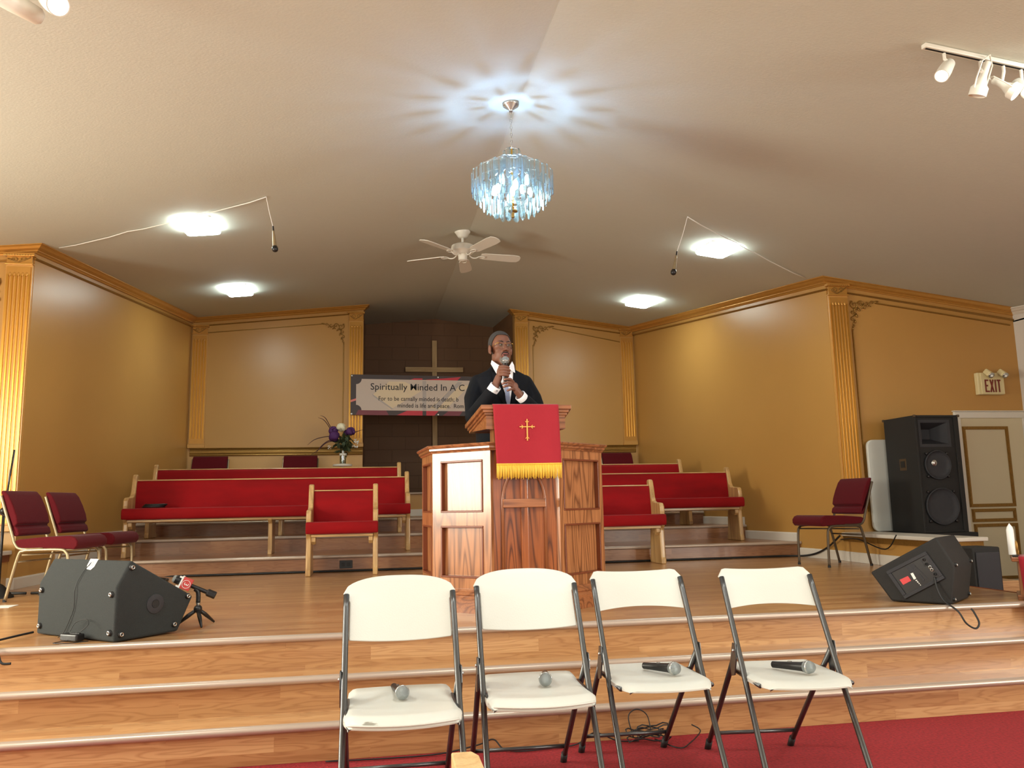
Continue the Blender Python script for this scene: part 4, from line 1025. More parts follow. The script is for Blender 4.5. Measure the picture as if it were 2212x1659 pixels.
st_.add([tuple(cc+Vector((x, 0, 0))+dirv*y) for x, y in pts]+[tuple(cc+Vector((x, 0, 0))+dirv*y+nrm*.002) for x, y in pts], [tuple(range(6)), tuple(range(6, 12))[::-1]]+[(i, (i+1) % 6, 6+(i+1) % 6, 6+i) for i in range(6)])
st_.obj('tape_label', 'white', ml)
ln_ = MB()
for k in range(3):
    q = [(x, y) for x, y in ((-.014+.010*k, .02), (-.010+.010*k, .02), (-.010+.012*k, -.012), (-.014+.012*k, -.012))]
    ln_.add([tuple(cc+Vector((x, 0, 0))+dirv*y+nrm*.0022) for x, y in q], [(0, 1, 2, 3)])
ln_.obj('pen_marks', 'black', ml)
# thin wire down its back and the little black box at its foot
def W(lx, ly, z): v = ml.matrix_basis @ Vector((lx, ly, z)); return v
def mlw(lx, ly, z):
    c, s = math.cos(ang), math.sin(ang); return (A.x+lx*c-ly*s, A.y+lx*s+ly*c, S+.004+z)
wire = MB()
wire.tube(smooth_path([mlw(.325, -.060, .385), mlw(.345, -.03, .335), mlw(.345, .008, .26), mlw(.350, .006, .16), mlw(.375, .008, .10), mlw(.42, .010, .03), mlw(.44, .03, .0)], 6), .0018, 6)
wire.tube(smooth_path([mlw(.20, .06, .045), mlw(.16, .04, .085), mlw(.22, .02, .105), mlw(.29, .03, .085), mlw(.30, .05, .045)], 6), .0018, 6)
tag(wire.obj('thin_wire', 'cable', None, smooth=True), 'thin black wire hanging down the back of the left floor monitor', 'cable')
bxo = thing('belt_pack', 'small black box at the foot of the left floor monitor', 'box', mlw(.27, .055, 0), ang+.12)
MB().box(-.062, .062, -.026, .026, 0, .036).obj('case', 'black', bxo, bevel=.008, seg=3)
MB().box(-.05, .02, -.012, .0, .035, .039).obj('switch_strip', 'micbody', bxo)
cb = MB().tube(smooth_path([(-1.80, 4.90, S+.02), (-1.85, 4.80, S+.016), (-1.90, 4.62, S+.012), (-1.80, 4.46, S+.018), (-1.765, 4.40, S-.01), (-1.74, 4.38, S-.05), (-1.70, 4.385, S-.055)], 6), .006, 8)
tag(cb.obj('black_cable', 'cable', None, smooth=True), 'black cable curling over the top step left of the floor monitor', 'cable')
cb = MB().tube(smooth_path([(-1.42, 4.58, S+.006), (-1.50, 4.53, S+.006), (-1.58, 4.56, S+.006), (-1.53, 4.62, S+.006), (-1.47, 4.66, S+.006)], 6), .0022, 6)
tag(cb.obj('thin_cable', 'cable', None, smooth=True), 'thin black cord looped on the stage edge by the small black box', 'cable')

# right monitor: side panel with connector plate towards the viewer
P3 = Vector((3.436, 4.480)); P2 = Vector((3.223, 4.749)); vd = (P2-P3).normalized(); wd = Vector((vd.y, -vd.x))*-1
if wd.x < 0: wd = -wd
angr = math.atan2(wd.y, wd.x)
prof = [(0.0, 0), (-.036, .215), (-.030, .245), (.051, .400), (.458, .172), (.343, 0)]
mr = monitor('black floor monitor on the right with its connector plate facing the viewer', (P3.x, P3.y, S+.004), angr, .42, prof, 'felt2', 0, 0)
for (y, z, x) in ((-.033, .235, .03), (-.033, .235, .39), (-.006, .03, .03), (-.006, .03, .39)): bolt(mr, (x, y, z), '-y', .013)
FA, FB, FC, FD = Vector((.359, .181)), Vector((.116, .313)), Vector((.022, .155)), Vector((.259, .019))
def pq(a, c):                                   # a along the plate (0-1), c across it
    p_ = FA.lerp(FB, a); q_ = FD.lerp(FC, a); r_ = p_.lerp(q_, c); return (r_.x, r_.y)
def plate(b, a0, a1, c0, c1, o0, o1): return b.prism([pq(a0, c0), pq(a1, c0), pq(a1, c1), pq(a0, c1)], -o1, -o0, 'x')
fr0 = MB()
for q_ in ((0, 1, 0, .11), (0, 1, .89, 1), (0, .08, .11, .89), (.92, 1, .11, .89)): plate(fr0, *q_, 0, .012)
fr0.obj('plate_frame', 'grille', mr, bevel=.002)
plate(MB(), .075, .925, .10, .90, 0, .004).obj('connector_plate', 'micbody', mr)
MB().prism([(.282, .134), (.231, .160), (.214, .132), (.263, .104)], -.006, -.003, 'x').obj('red_sticker', 'sticker_red', mr)
MB().prism([(.215, .175), (.200, .181), (.184, .146), (.198, .139)], -.006, -.003, 'x').obj('white_label', 'white', mr)
MB().prism([(.241, .215), (.192, .237), (.171, .208), (.216, .180)], -.0055, -.003, 'x').obj('grey_label', 'grille', mr)
gb = MB()
for k in range(4): gb.prism([(.190-.008*k, .137-.009*k), (.181-.006*k, .139-.009*k), (.178-.006*k, .133-.009*k), (.187-.008*k, .131-.009*k)], -.006, -.003, 'x')
gb.obj('printed_marks', 'white', mr)
MB().prism([(.170, .179), (.162, .180), (.136, .139), (.144, .132)], -.006, -.003, 'x').obj('printed_badge', 'grille', mr)
gb = MB().prism([(.186, .222), (.182, .224), (.118, .150), (.122, .148)], -.0055, -.003, 'x').prism([(.151, .259), (.147, .260), (.125, .222), (.129, .220)], -.0055, -.003, 'x'); gb.obj('printed_lines', 'grille', mr)
for (y_, z_) in ((.130, .262), (.118, .236), (.098, .218), (.090, .203), (.075, .178)):
    MB().lathe([(.010, -.002), (.010, .004), (.007, .005), (.006, .0)], 14, Matrix.Translation((-.004, y_, z_)) @ Matrix.Rotation(-PI/2, 4, 'Y')).obj('socket', 'steel' if z_ < .22 and z_ > .2 else 'rubber', mr)
def mrw(x, y, z):
    c, s = math.cos(angr), math.sin(angr); return (P3.x+x*c-y*s, P3.y+x*s+y*c, S+.004+z)
cbp = smooth_path([mrw(-.012, .078, .160), mrw(-.03, .065, .10), mrw(-.05, .03, .03), (3.40, 4.385, S-.02), (3.42, 4.35, S-.085), (3.47, 4.34, S-.115), (3.50, 4.345, S-.085), (3.505, 4.385, S-.03), (3.50, 4.40, S-.012)], 8)
tag(MB().tube(cbp, .0055, 8).obj('black_cable', 'cable', None, smooth=True), 'black cable hanging from the right floor monitor over the stage edge', 'cable')

# ================================================================== LARGE LOUDSPEAKER
sp = thing('loudspeaker', 'tall black loudspeaker with horn and two woofers beside the door', 'speaker', (5.36, 7.27, .79))
sw, sh, sdp = .49, 1.165, .50
c = MB(); c.box(0, sw, 0, .02, 0, .001)
c = MB().box(0, .022, 0, sdp, 0, sh).box(sw-.05, sw, 0, sdp, 0, sh).box(.022, sw-.05, 0, sdp, 0, .022).box(.022, sw-.05, 0, sdp, sh-.022, sh).box(.022, sw-.05, .3, sdp, .022, sh-.022)
c.obj('cabinet', 'felt2', sp, bevel=.004)
# baffle with horn opening
hx0, hx1, hz0, hz1 = .045, .40, sh-.32, sh-.045
bf = MB(); bx0, bx1 = .022, sw-.05
bf.box(bx0, bx1, .018, .04, .022, hz0); bf.box(bx0, hx0, .018, .04, hz0, sh-.022); bf.box(hx1, bx1, .018, .04, hz0, sh-.022); bf.box(hx0, hx1, .018, .04, hz1, sh-.022)
bf.obj('baffle', 'felt2', sp)
hn = MB(); mx_, mz_ = (hx0+hx1)/2, (hz0+hz1)/2
o1 = [(hx0, .016, hz0), (hx1, .016, hz0), (hx1, .016, hz1), (hx0, .016, hz1)]
i1 = [(hx0+.03, .02, hz0+.03), (hx1-.03, .02, hz0+.03), (hx1-.03, .02, hz1-.03), (hx0+.03, .02, hz1-.03)]
i2 = [(mx_-.05, .16, mz_-.05), (mx_+.05, .16, mz_-.05), (mx_+.05, .16, mz_+.05), (mx_-.05, .16, mz_+.05)]
hn.add(o1+i1+i2, [(i, (i+1) % 4, 4+(i+1) % 4, 4+i) for i in range(4)]+[(4+i, 4+(i+1) % 4, 8+(i+1) % 4, 8+i) for i in range(4)]+[(8, 9, 10, 11)])
hn.obj('horn', 'grille', sp)
for (cx, cz, r, chrome) in ((.215, .665, .142, True), (.225, .255, .180, False)):
    T = Matrix.Translation((cx, .018, cz)) @ Matrix.Rotation(PI/2, 4, 'X')
    wf = MB().lathe([(r*.2, -.0), (r*.95, -.001), (r*1.0, .0), (r, .020), (r*.97, .024), (r*.93, .018), (r*.86, .008), (r*.7, -.01+.012), (r*.3, .004), (.002, .006)], 40, T).obj('woofer', 'grille', sp, smooth=True)
    MB().tube([tuple(T @ Vector((r*.985*math.cos(a*2*PI/40), r*.985*math.sin(a*2*PI/40), .023))) for a in range(40)], .006, 8, closed=True).obj('trim_ring', 'grille', wf, smooth=True)
    if chrome: MB().ball(tuple(Vector((cx-.035, .008, cz+.02))), (.034, .016, .034), 16, 10).obj('dust_cap', 'steel', wf, smooth=True)
    for sx_ in (-1, 1):
        for sz_ in (-1, 1):
            q = (cx+sx_*r*.80, .010, cz+sz_*r*.80)
            MB().lathe([(.014, 0), (.014, .012), (.008, .016)], 12, Matrix.Translation(q) @ Matrix.Rotation(PI/2, 4, 'X')).obj('grille_clamp', 'micbody', wf, autos=40)
MB().box(-.004, .002, .185, .29, .62, .74).obj('side_handle_plate', 'bronze', sp, bevel=.008)
MB().box(-.006, .003, .205, .27, .65, .715).obj('handle_recess', 'rubber', sp)
for x in (0, sw):
    for yy in (0, sdp): MB().box(x-.012, x+.012, yy-.012, yy+.012, sh-.022, sh+.004).obj('corner_protector', 'bronze', sp, bevel=.006)
# road case below, sub box in front, white table top behind
rc_ = thing('equipment_case', 'black equipment case under the tall loudspeaker', 'case', (5.27, 7.22, 0)); MB().box(0, .64, 0, .58, 0, .788).obj('case_body', 'felt2', rc_, bevel=.006)
MB().box(.0, .64, -.006, .0, .60, .63).obj('edge_strip', 'rubber', rc_)
sub = thing('small_loudspeaker', 'low black loudspeaker standing behind the right floor monitor', 'speaker', (4.275, 5.30, 0))
MB().box(0, .225, 0, .22, 0, .775).obj('cabinet', 'felt2', sub, bevel=.01)
MB().box(.018, .207, -.012, .0, .04, .74).obj('grille_panel', 'grille', sub, bevel=.004)
tt = thing('table_top', 'white folded table top leaning on the wall behind the loudspeaker', 'table', (5.56, 7.835, .792))
MB().prism([(x, z+.48) for x, z in rrect(.76, .96, .07)], -.018, .018, 'y').obj('panel', 'plastic', tt, bevel=.008, seg=3, autos=50)
MB().box(-.30, .30, -.0, .0, 0, 0).obj('x', 'plastic', tt) if False else None

# ================================================================== NEWS MICROPHONE ON MINI TRIPOD
tp = thing('mini_tripod', 'black mini tripod standing on the stage beside the left floor monitor', 'tripod', (-.985, 5.05, S))
MB().ball((0, 0, .092), .024, 16, 12).obj('ball_head', 'black', tp, smooth=True)
for (x, y) in ((-.115, -.02), (.045, -.115), (.075, .095)):
    MB().tube([(x*.08, y*.08, .085), (x*.45, y*.45, .055), (x, y, .004)], [.010, .0125, .006], 8).obj('leg', 'black', tp, smooth=True)
MB().lathe([(.010, .112), (.010, .118), (.013, .12), (.013, .126), (.009, .130)], 14).obj('screw', 'steel', tp, autos=40)
MB().tube(smooth_path([(0, 0, .128), (.0, 0, .165), (-.004, 0, .19), (-.02, 0, .205)], 4), [.013]*13, 10).obj('mic_clip', 'black', tp, smooth=True)
nm = thing('news_microphone', 'reporter microphone with red numbered cube flag on the mini tripod', 'microphone', (-.985, 5.05, S+.205), rot=(0, 0, math.radians(6)))
axd = Vector((.86, 0, -.40)).normalized()          # from head to tail
T0 = Matrix(((axd.x, 0, -axd.z*-1, 0), (0, 1, 0, 0), (axd.z, 0, axd.x, 0), (0, 0, 0, 1)))
Tm = Matrix(((axd.x, 0, .40/math.hypot(.86, .40), 0), (0, 1, 0, 0), (axd.z, 0, .86/math.hypot(.86, .40), 0), (0, 0, 0, 1)))
TX = Tm @ Matrix.Rotation(PI/2, 4, 'Y')            # lathe axis (z) -> along axd
MB().lathe([(.012, -.06), (.012, .05)], 14, TX).obj('handle', 'black', nm, autos=40)
MB().lathe([(.002, -.155), (.016, -.153), (.022, -.145), (.023, -.118), (.019, -.108), (.014, -.1)], 18, TX).obj('head', 'micbody', nm, smooth=True)
MB().lathe([(.004, -.1575), (.0165, -.155), (.022, -.148), (.0225, -.140)], 18, TX).obj('grille', 'micgrille', nm, smooth=True)
fl = MB().box(-.100, -.045, -.031, .031, -.031, .031, Tm).obj('flag_cube', 'flag_red', nm, bevel=.002)
MB().box(-.108, -.099, -.033, .033, -.033, .033, Tm).box(-.122, -.108, -.030, -.020, .022, .031, Tm).box(-.122, -.108, -.030, -.020, -.033, -.024, Tm).obj('flag_collar', 'white', nm)
Tf = Tm @ Matrix.Translation((-.0725, -.0315, 0)) @ Matrix.Rotation(PI/2, 4, 'X')
rg = MB().tube([tuple(Tf @ Vector((.0225*math.cos(a*PI/16), .0225*math.sin(a*PI/16), .0))) for a in range(32)], .0013, 6, closed=True).obj('flag_ring', 'white', fl)
text_mesh('3', 'flag_number', 'white', fl, Tf @ Matrix.Rotation(math.radians(-90), 4, 'Z') , size=.036, align='CENTER', extrude=.0012)
MB().lathe([(.010, .045), (.017, .05), (.022, .056), (.022, .100), (.019, .104)], 6, TX).obj('plug_on_transmitter', 'black', nm, bevel=.002)

# ================================================================== CEILING FIXTURES
def panel(label, pts):
    """pts: plan centre and size on the ceiling"""
    x0, x1, y0, y1 = pts; cx, cy = (x0+x1)/2, (y0+y1)/2
    z = zc(cx, cy); sx = (zc(x1, cy)-zc(x0, cy))/(x1-x0); sy = .0939
    t = thing('ceiling_light', label, 'light', (cx, cy, z), group='square ceiling lights')
    T = Matrix(((1, 0, 0, 0), (0, 1, 0, 0), (sx, sy, 1, 0), (0, 0, 0, 1)))
    w_, l_ = x1-x0, y1-y0
    MB().prism(rrect(w_*.97, l_*.97, .03), -.012, .0, 'z', T).obj('base', 'white_metal', t)
    MB().prism(rrect(w_, l_, .05), -.05, -.012, 'z', T).obj('diffuser', 'lamp', t, bevel=.012, seg=3)
    return t
panel('square ceiling light nearest the left hanging microphone', (-1.71, -1.41, 7.17, 7.70))
panel('square ceiling light at the rear left above the choir', (-1.90, -1.59, 10.44, 11.10))
panel('square ceiling light beside the right hanging microphone cord', (3.28, 3.58, 7.18, 7.64))
panel('square ceiling light at the rear right above the choir', (3.58, 3.89, 10.28, 10.93))
# chandelier
cxh, cyh = .882, 4.884; zch = zc(cxh, cyh)
ch_ = thing('chandelier', 'crystal tiered chandelier hanging on a chain from the ceiling ridge', 'chandelier', (cxh, cyh, zch))
MB().lathe([(.012, -.062), (.014, -.05), (.052, -.022), (.055, -.012), (.055, -.0), (.01, .001)], 28).obj('canopy', 'steel', ch_, autos=50)
zt_ = 3.42-zch
cn = MB(); nl = 11
for i in range(nl):
    z = -.065-(.065+zt_)*-1*0 - i*((-.065-zt_)/nl); a = i*PI/2; hh = (-.065-zt_)/nl*.62
    pts = [(math.cos(a)*.0065*math.cos(k*2*PI/10), math.sin(a)*.0065*math.cos(k*2*PI/10), z-hh*.8+hh*math.sin(k*2*PI/10)) for k in range(10)]
    cn.tube(pts, .0016, 5, closed=True)
cn.obj('chain', 'steel', ch_, smooth=True)
MB().lathe([(.006, zt_+.02), (.006, 2.99-zch), (.0, 2.99-zch)], 12).lathe([(.03, 3.05-zch), (.004, 3.04-zch), (.012, 3.03-zch), (.004, 3.02-zch)], 18).obj('stem', 'goldwire', ch_, autos=40)
MB().lathe([(.004, 3.015-zch), (.030, 3.012-zch), (.030, 3.004-zch), (.010, 3.0-zch), (.010, 2.965-zch), (.002, 2.963-zch)], 20).obj('finial', 'antique', ch_, autos=40)
tiers = [(.055, 3.42, .10, 9), (.105, 3.352, .10, 14), (.155, 3.328, .11, 18), (.21, 3.298, .12, 26), (.262, 3.262, .135, 34),
         (.244, 3.205, .115, 32), (.214, 3.165, .115, 28), (.170, 3.125, .115, 22), (.122, 3.095, .110, 16), (.072, 3.07, .10, 8)]
rgm = MB()
for (r, zt2, ln, n) in tiers:
    rgm.tube([(r*math.cos(k*2*PI/36), r*math.sin(k*2*PI/36), zt2-zch-.008) for k in range(36)], .0012, 5, closed=True)
rgm.obj('ring_frame', 'steel', ch_, smooth=True)
def slab(b, w_, l_, T):
    b.add([(-w_, .0, 0), (0, -.004, -.004), (w_, 0, 0), (0, .004, -.004), (-w_, 0, -l_+.012), (0, -.004, -l_), (w_, 0, -l_+.012), (0, .004, -l_)],
          [(0, 1, 2, 3), (4, 7, 6, 5), (0, 4, 5, 1), (1, 5, 6, 2), (2, 6, 7, 3), (3, 7, 4, 0)], T)
cnt = 0; rest = MB(); cache = {}
for ti, (r, zt2, ln, n) in enumerate(tiers):
    for k in range(n):
        a = 2*PI*(k+.5*(ti % 2))/n; dz = (0, -.012)[k % 2]
        T = Matrix.Translation((r*math.cos(a), r*math.sin(a), zt2-zch+dz)) @ Matrix.Rotation(a+PI/2, 4, 'Z')
        if cnt < 100 and ti in (4, 5, 6):
            key = ln
            if key not in cache:
                b = MB(); slab(b, .0130, ln, None); cache[key] = b.obj('crystal', 'crystal', ch_); o = cache[key]
            else:
                o = cache[key].copy(); COL.objects.link(o)
            o.matrix_local = T; cnt += 1
        else: slab(rest, .0130, ln, T)
ro = rest.obj('inner_crystals', 'crystal', ch_); ro['kind'] = 'stuff'
for k in range(9):
    a = k*2*PI/8 if k < 8 else 0; rb = .115 if k < 8 else .0
    MB().ball((rb*math.cos(a), rb*math.sin(a), (3.19 if k % 2 else 3.14)-zch), (.017, .017, .034), 10, 8).obj('bulb', 'bulb', ch_, smooth=True)
for zz, e in ((3.245, 36),):
    pl = bpy.data.lights.new('chandelier_bulb_light', 'POINT'); pl.energy = e; pl.color = (.32, .58, 1.0); pl.shadow_soft_size = .020
    po = bpy.data.objects.new('chandelier_bulb_light', pl); COL.objects.link(po); po.location = (cxh, cyh, zz)
# ceiling fan
fx, fy = .951, 8.354; fz = zc(fx, fy)
fan = thing('ceiling_fan', 'white five-blade ceiling fan behind the chandelier', 'fan', (fx, fy, fz))
MB().lathe([(.085, .0), (.085, -.012), (.07, -.03), (.052, -.06), (.04, -.072), (.02, -.075)], 28).obj('canopy', 'white_metal', fan, autos=45)
MB().lathe([(.014, -.06), (.014, -.155)], 14).obj('downrod', 'white_metal', fan, smooth=True)
MB().lathe([(.03, -.14), (.09, -.148), (.120, -.165), (.128, -.20), (.128, -.225), (.10, -.252), (.06, -.262)], 32).obj('motor_housing', 'white_metal', fan, autos=45)
MB().lathe([(.05, -.255), (.05, -.275), (.046, -.32), (.03, -.330), (.002, -.332)], 24).obj('switch_housing', 'white_metal', fan, autos=45)
MB().lathe([(.105, -.246), (.115, -.236)], 32).obj('vent_ring', 'grille', fan)
for k in range(5):
    a = math.radians(8+72*k); Tz = Matrix.Rotation(a, 4, 'Z')
    Tb = Tz @ Matrix.Translation((0, 0, -.262)) @ Matrix.Rotation(math.radians(-13), 4, 'X')
    out = [(.20, -.045), (.24, -.058), (.55, -.070), (.62, -.062), (.645, -.03), (.648, .0), (.645, .03), (.62, .062), (.55, .070), (.24, .058), (.20, .045)]
    bl = MB().prism(out, -.004, .004, 'z', Tb).obj('blade', 'white_metal', fan)
    ir = MB()
    ir.tube(smooth_path([(.07, 0, -.262), (.10, 0, -.285), (.14, 0, -.288), (.17, 0, -.275)], 4), .007, 6, Tz)
    ir.tube([(.17+.05*(1-math.cos(t*PI/8))/2*1.6, .028*math.sin(t*PI/8), -.272+.0*t) for t in range(16)], .005, 6, Tz, closed=True)
    ir.obj('blade_iron', 'white_metal', bl, smooth=True)
# hanging microphones
def hang(label, top, mt, mh, cordpts):
    x, y = top; z = zc(x, y)-.004
    t = thing('hanging_microphone', label, 'microphone', (x, y, z))
    o = Vector((x, y, z)); L_ = lambda p: tuple(Vector(p)-o)
    MB().tube([(0, 0, 0), (L_(mt)[0]*.45, L_(mt)[1]*.45, L_(mt)[2]*.5), L_(mt)], .0028, 6).obj('drop_cord', 'white', t)
    cc_ = []
    for i in range(len(cordpts)-1):
        for k in range(4):
            a = Vector(cordpts[i]).lerp(Vector(cordpts[i+1]), k/4); cc_.append((a.x-x, a.y-y, zc(a.x, a.y)-.006-z-(.012 if k in (1, 2, 3) else 0)))
    a = cordpts[-1]; cc_.append((a[0]-x, a[1]-y, zc(*a)-.006-z))
    MB().tube(cc_, .0045, 6).obj('ceiling_cord', 'white', t, smooth=True)
    d_ = (Vector(mh)-Vector(mt)).normalized(); q = d_.to_track_quat('Z', 'Y').to_matrix().to_4x4(); T = Matrix.Translation(L_(mt)) @ q; ln = (Vector(mh)-Vector(mt)).length
    MB().lathe([(.006, -.01), (.007, .03), (.008, .032)], 12, T).obj('plug', 'black', t, autos=40)
    MB().lathe([(.0085, .03), (.0105, .06), (.016, ln-.03), (.017, ln-.022)], 14, T).obj('body', 'champagne', t, autos=40)
    MB().lathe([(.014, ln-.024), (.020, ln-.018), (.0255, ln-.002), (.0255, ln+.010), (.020, ln+.024), (.008, ln+.031), (.001, ln+.032)], 18, T).obj('grille', 'micbody', t, smooth=True)
hang('microphone hanging from the ceiling on the left, beside a square light', (-.881, 6.693), (-.819, 6.693, 3.466), (-.800, 6.693, 3.285), [(-.881, 6.693), (-1.50, 7.11), (-2.2, 7.55), (-2.93, 8.0)])
hang('microphone hanging from the ceiling on the right', (2.786, 6.596), (2.667, 6.596, 3.34), (2.628, 6.596, 3.16), [(2.786, 6.596), (3.50, 7.12), (3.8, 7.35), (4.72, 8.0)])
# track lighting
def spot(par, name, x, y, drop, aim, L_=.13, r=.034, kind='can', lit=True):
    z = zc(x, y)-drop; o = Vector((x, y, z)); a = Vector(aim).normalized(); q = a.to_track_quat('Z', 'Y').to_matrix().to_4x4(); T = Matrix.Translation(o-Vector(par.location)) @ q
    pv = T @ Vector((0, 0, -.02)); pz = zc(x, y)-par.location.z-.03
    if kind == 'can':
        h = MB().lathe([(r*.55, -L_*.5), (r*.85, -L_*.42), (r, L_*.1), (r, L_*.5), (r*.9, L_*.5), (r*.88, L_*.44)], 22, T).obj('spot_head', 'white_metal', par, autos=40)
    else:
        h = MB().lathe([(.014, -L_*.55), (.018, -L_*.5), (.018, -L_*.1), (r*.7, L_*.15), (r, L_*.25), (r, L_*.5), (r*.92, L_*.5), (r*.9, L_*.42)], 22, T).obj('spot_head', 'white_metal', par, autos=40)
        MB().tube([tuple(T @ Vector(p_)) for p_ in ((r*1.05, 0, L_*.3), (r*1.2, 0, 0), (r*1.1, 0, -L_*.5), (0, 0, -L_*.75), (-r*1.1, 0, -L_*.5), (-r*1.2, 0, 0), (-r*1.05, 0, L_*.3))], .004, 6).obj('yoke', 'white_metal', h)
    MB().lathe([(.002, L_*.43), (r*.87, L_*.44), (r*.87, L_*.46), (.002, L_*.47)], 20, T).obj('lens', 'spot_on' if lit else 'white', h)
    MB().tube([(x-par.location.x, y-par.location.y, pz), (x-par.location.x, y-par.location.y, pz-.03), tuple(T @ Vector((r*.6, 0, -L_*.2)))], .008, 8).obj('stem', 'white_metal', h)
def track(label, x0, x1, y, spots):
    zz = zc((x0+x1)/2, y); t = thing('track_light', label, 'light', ((x0+x1)/2, y, zz))
    s0 = (zc(x1, y)-zc(x0, y))/(x1-x0); w_ = (x1-x0)/2
    T = Matrix(((1, 0, 0, 0), (0, 1, 0, 0), (s0, .0939, 1, 0), (0, 0, 0, 1)))
    MB().box(-w_, w_, -.018, .018, -.024, -.001, T).obj('rail', 'white_metal', t, bevel=.003)
    MB().box(-w_+.01, w_, -.006, .006, -.026, -.023, T).obj('rail_slot', 'rubber', t)
    for s_ in spots: spot(t, 'spot', *s_[0], **s_[1])
    return t
track('track light with four white spots at the upper right', 2.69, 3.65, 3.32,
      [((2.80, 3.32, .115, (-.62, -.25, -.75)), dict(lit=True)), ((3.0, 3.32, .13, (-.15, .35, -.85)), dict(kind='yoke', L_=.16, r=.042, lit=False)), ((3.13, 3.32, .14, (.5, -.45, -.7)), dict(kind='yoke', r=.042)), ((3.23, 3.32, .13, (.15, -.55, -.8)), dict())])
track('track light showing only two spot heads at the upper left corner', -2.2, -1.15, 3.27,
      [((-1.43, 3.31, .17, (-.62, -.6, .12)), dict(L_=.2, r=.042)), ((-1.290, 3.29, .17, (.45, -.45, -.45)), dict(r=.045))])

# ================================================================== BANNER AND CROSS
bn = thing('banner', 'vinyl banner reading Spiritually Minded, stretched across the recess behind the speaker', 'banner', (-.335, 12.90, 2.59))
BW, BH = 2.70, .645
def bz(x): return -.03*x/2.7
def bpoly(b, poly, y): 
    n = len(poly); b.add([(x, y, z+bz(x)) for x, z in poly]+[(x, y+.002, z+bz(x)) for x, z in poly], [tuple(range(n)), tuple(range(n, 2*n))[::-1]]+[(i, (i+1) % n, n+(i+1) % n, n+i) for i in range(n)])
def bo(name, m, polys, y):
    b = MB()
    for p_ in polys: bpoly(b, p_, y)
    return b.obj(name, m, bn)
bo('banner_sheet', 'ban_dark', [[(0, 0), (BW, 0), (BW, BH), (0, BH)]], 0)
bo('printed_red', 'ban_red', [[(.90, .56), (1.13, .56), (1.13, .60), (1.0, .60)], [(1.19, .54), (1.19, .58), (1.62, .62), (1.75, .635), (1.66, .54)], [(.72, .0), (.90, .08), (1.13, .08), (1.13, 0)], [(1.19, 0), (1.19, .09), (1.40, .09), (1.32, 0)]], -.002)
bo('printed_maroon', 'ban_maroon', [[(.08, 0), (.12, .08), (.55, .085), (.60, 0)], [(1.45, 0), (1.55, .08), (1.78, .08), (1.72, 0)], [(2.3, .0), (2.35, .09), (2.6, .09), (2.6, 0)]], -.0025)
bo('printed_pink', 'ban_pink', [[(0, .20), (0, .235), (.30, .335), (.31, .31)], [(1.84, .0), (1.9, .09), (1.94, .09), (1.93, 0)]], -.003)
bo('printed_yellow', 'ban_yellow', [[(2.02, 0), (2.16, .14), (2.5, .14), (2.5, 0)]], -.0032)
pc_ = [(.17, .065), (.17, .065)]
x0_, x1_, z0_, z1_ = .085, 2.62, .075, .575
rr = .085
def notch(cx, cz, a0, a1, n=8): return [(cx+rr*math.cos(math.radians(a0+(a1-a0)*k/n)), cz+rr*math.sin(math.radians(a0+(a1-a0)*k/n))) for k in range(n+1)]
pan = notch(x0_, z0_, 90, 0)+notch(x1_, z0_, 180, 90)+notch(x1_, z1_, 270, 180)+notch(x0_, z1_, 0, -90)
bo('printed_panel', 'ban_panel', [pan], -.0045)
bo('printed_panel_cream', 'ban_cream', [[(.35, .33), (.62, .09), (1.12, .40), (.85, .54), (.60, .54)], [(1.25, .12), (1.65, .5), (1.9, .5), (1.5, .1)]], -.0055)
for q_ in ([(.33, .34), (.35, .30), (.64, .09), (.67, .10)], [(1.13, .08), (1.19, .08), (1.19, .56), (1.13, .56)], [(1.98, .09), (2.1, .09), (2.1, .55), (1.98, .55)], [(1.3, .15), (1.36, .1), (1.78, .55), (1.70, .55)]): bo('printed_grey_bar', 'ban_grey', [q_], -.006)
def btext(body, x, z, size, sx, name, space=1):
    T = Matrix(((1, 0, 0, x), (0, 0, -1, -.0075), (-.0111, 1, 0, z+bz(x)), (0, 0, 0, 1)))
    o = text_mesh(body, name, 'ink', bn, T, size=size, sx=sx, space=space); return o
btext('Spiritually Minded In A C', .305, .450, .150, .99, 'headline')
btext('For to be carnally minded is death; b', .430, .262, .098, .88, 'verse_line')
btext('minded is life and peace.  Rom', .730, .155, .098, .88, 'verse_line')
gm = MB()
for (x, z) in ((.018, BH-.018), (1.38, BH-.02), (1.38, .018), (.018, .018), (2.68, BH-.018)):
    gm.lathe([(.013, -.004), (.013, .004), (.006, .005)], 12, Matrix.Translation((x, -.003, z+bz(x))) @ Matrix.Rotation(PI/2, 4, 'X'))
gm.obj('grommets', 'steel', bn)
MB().tube([(.018, 0, BH-.018), (-.006, .06, BH-.01)], .004, 6).obj('hanging_pin', 'steel', bn)
cr = thing('wall_cross', 'tall plain pine cross on the brown block wall of the recess', 'cross', (1.178, YR, 2.3))
MB().box(-.045, .045, -.045, -.002, -.62, 2.0).obj('upright', 'pine', cr)
MB().box(-.555, .548, -.065, -.022, 1.385, 1.475).obj('arm', 'pinex', cr)

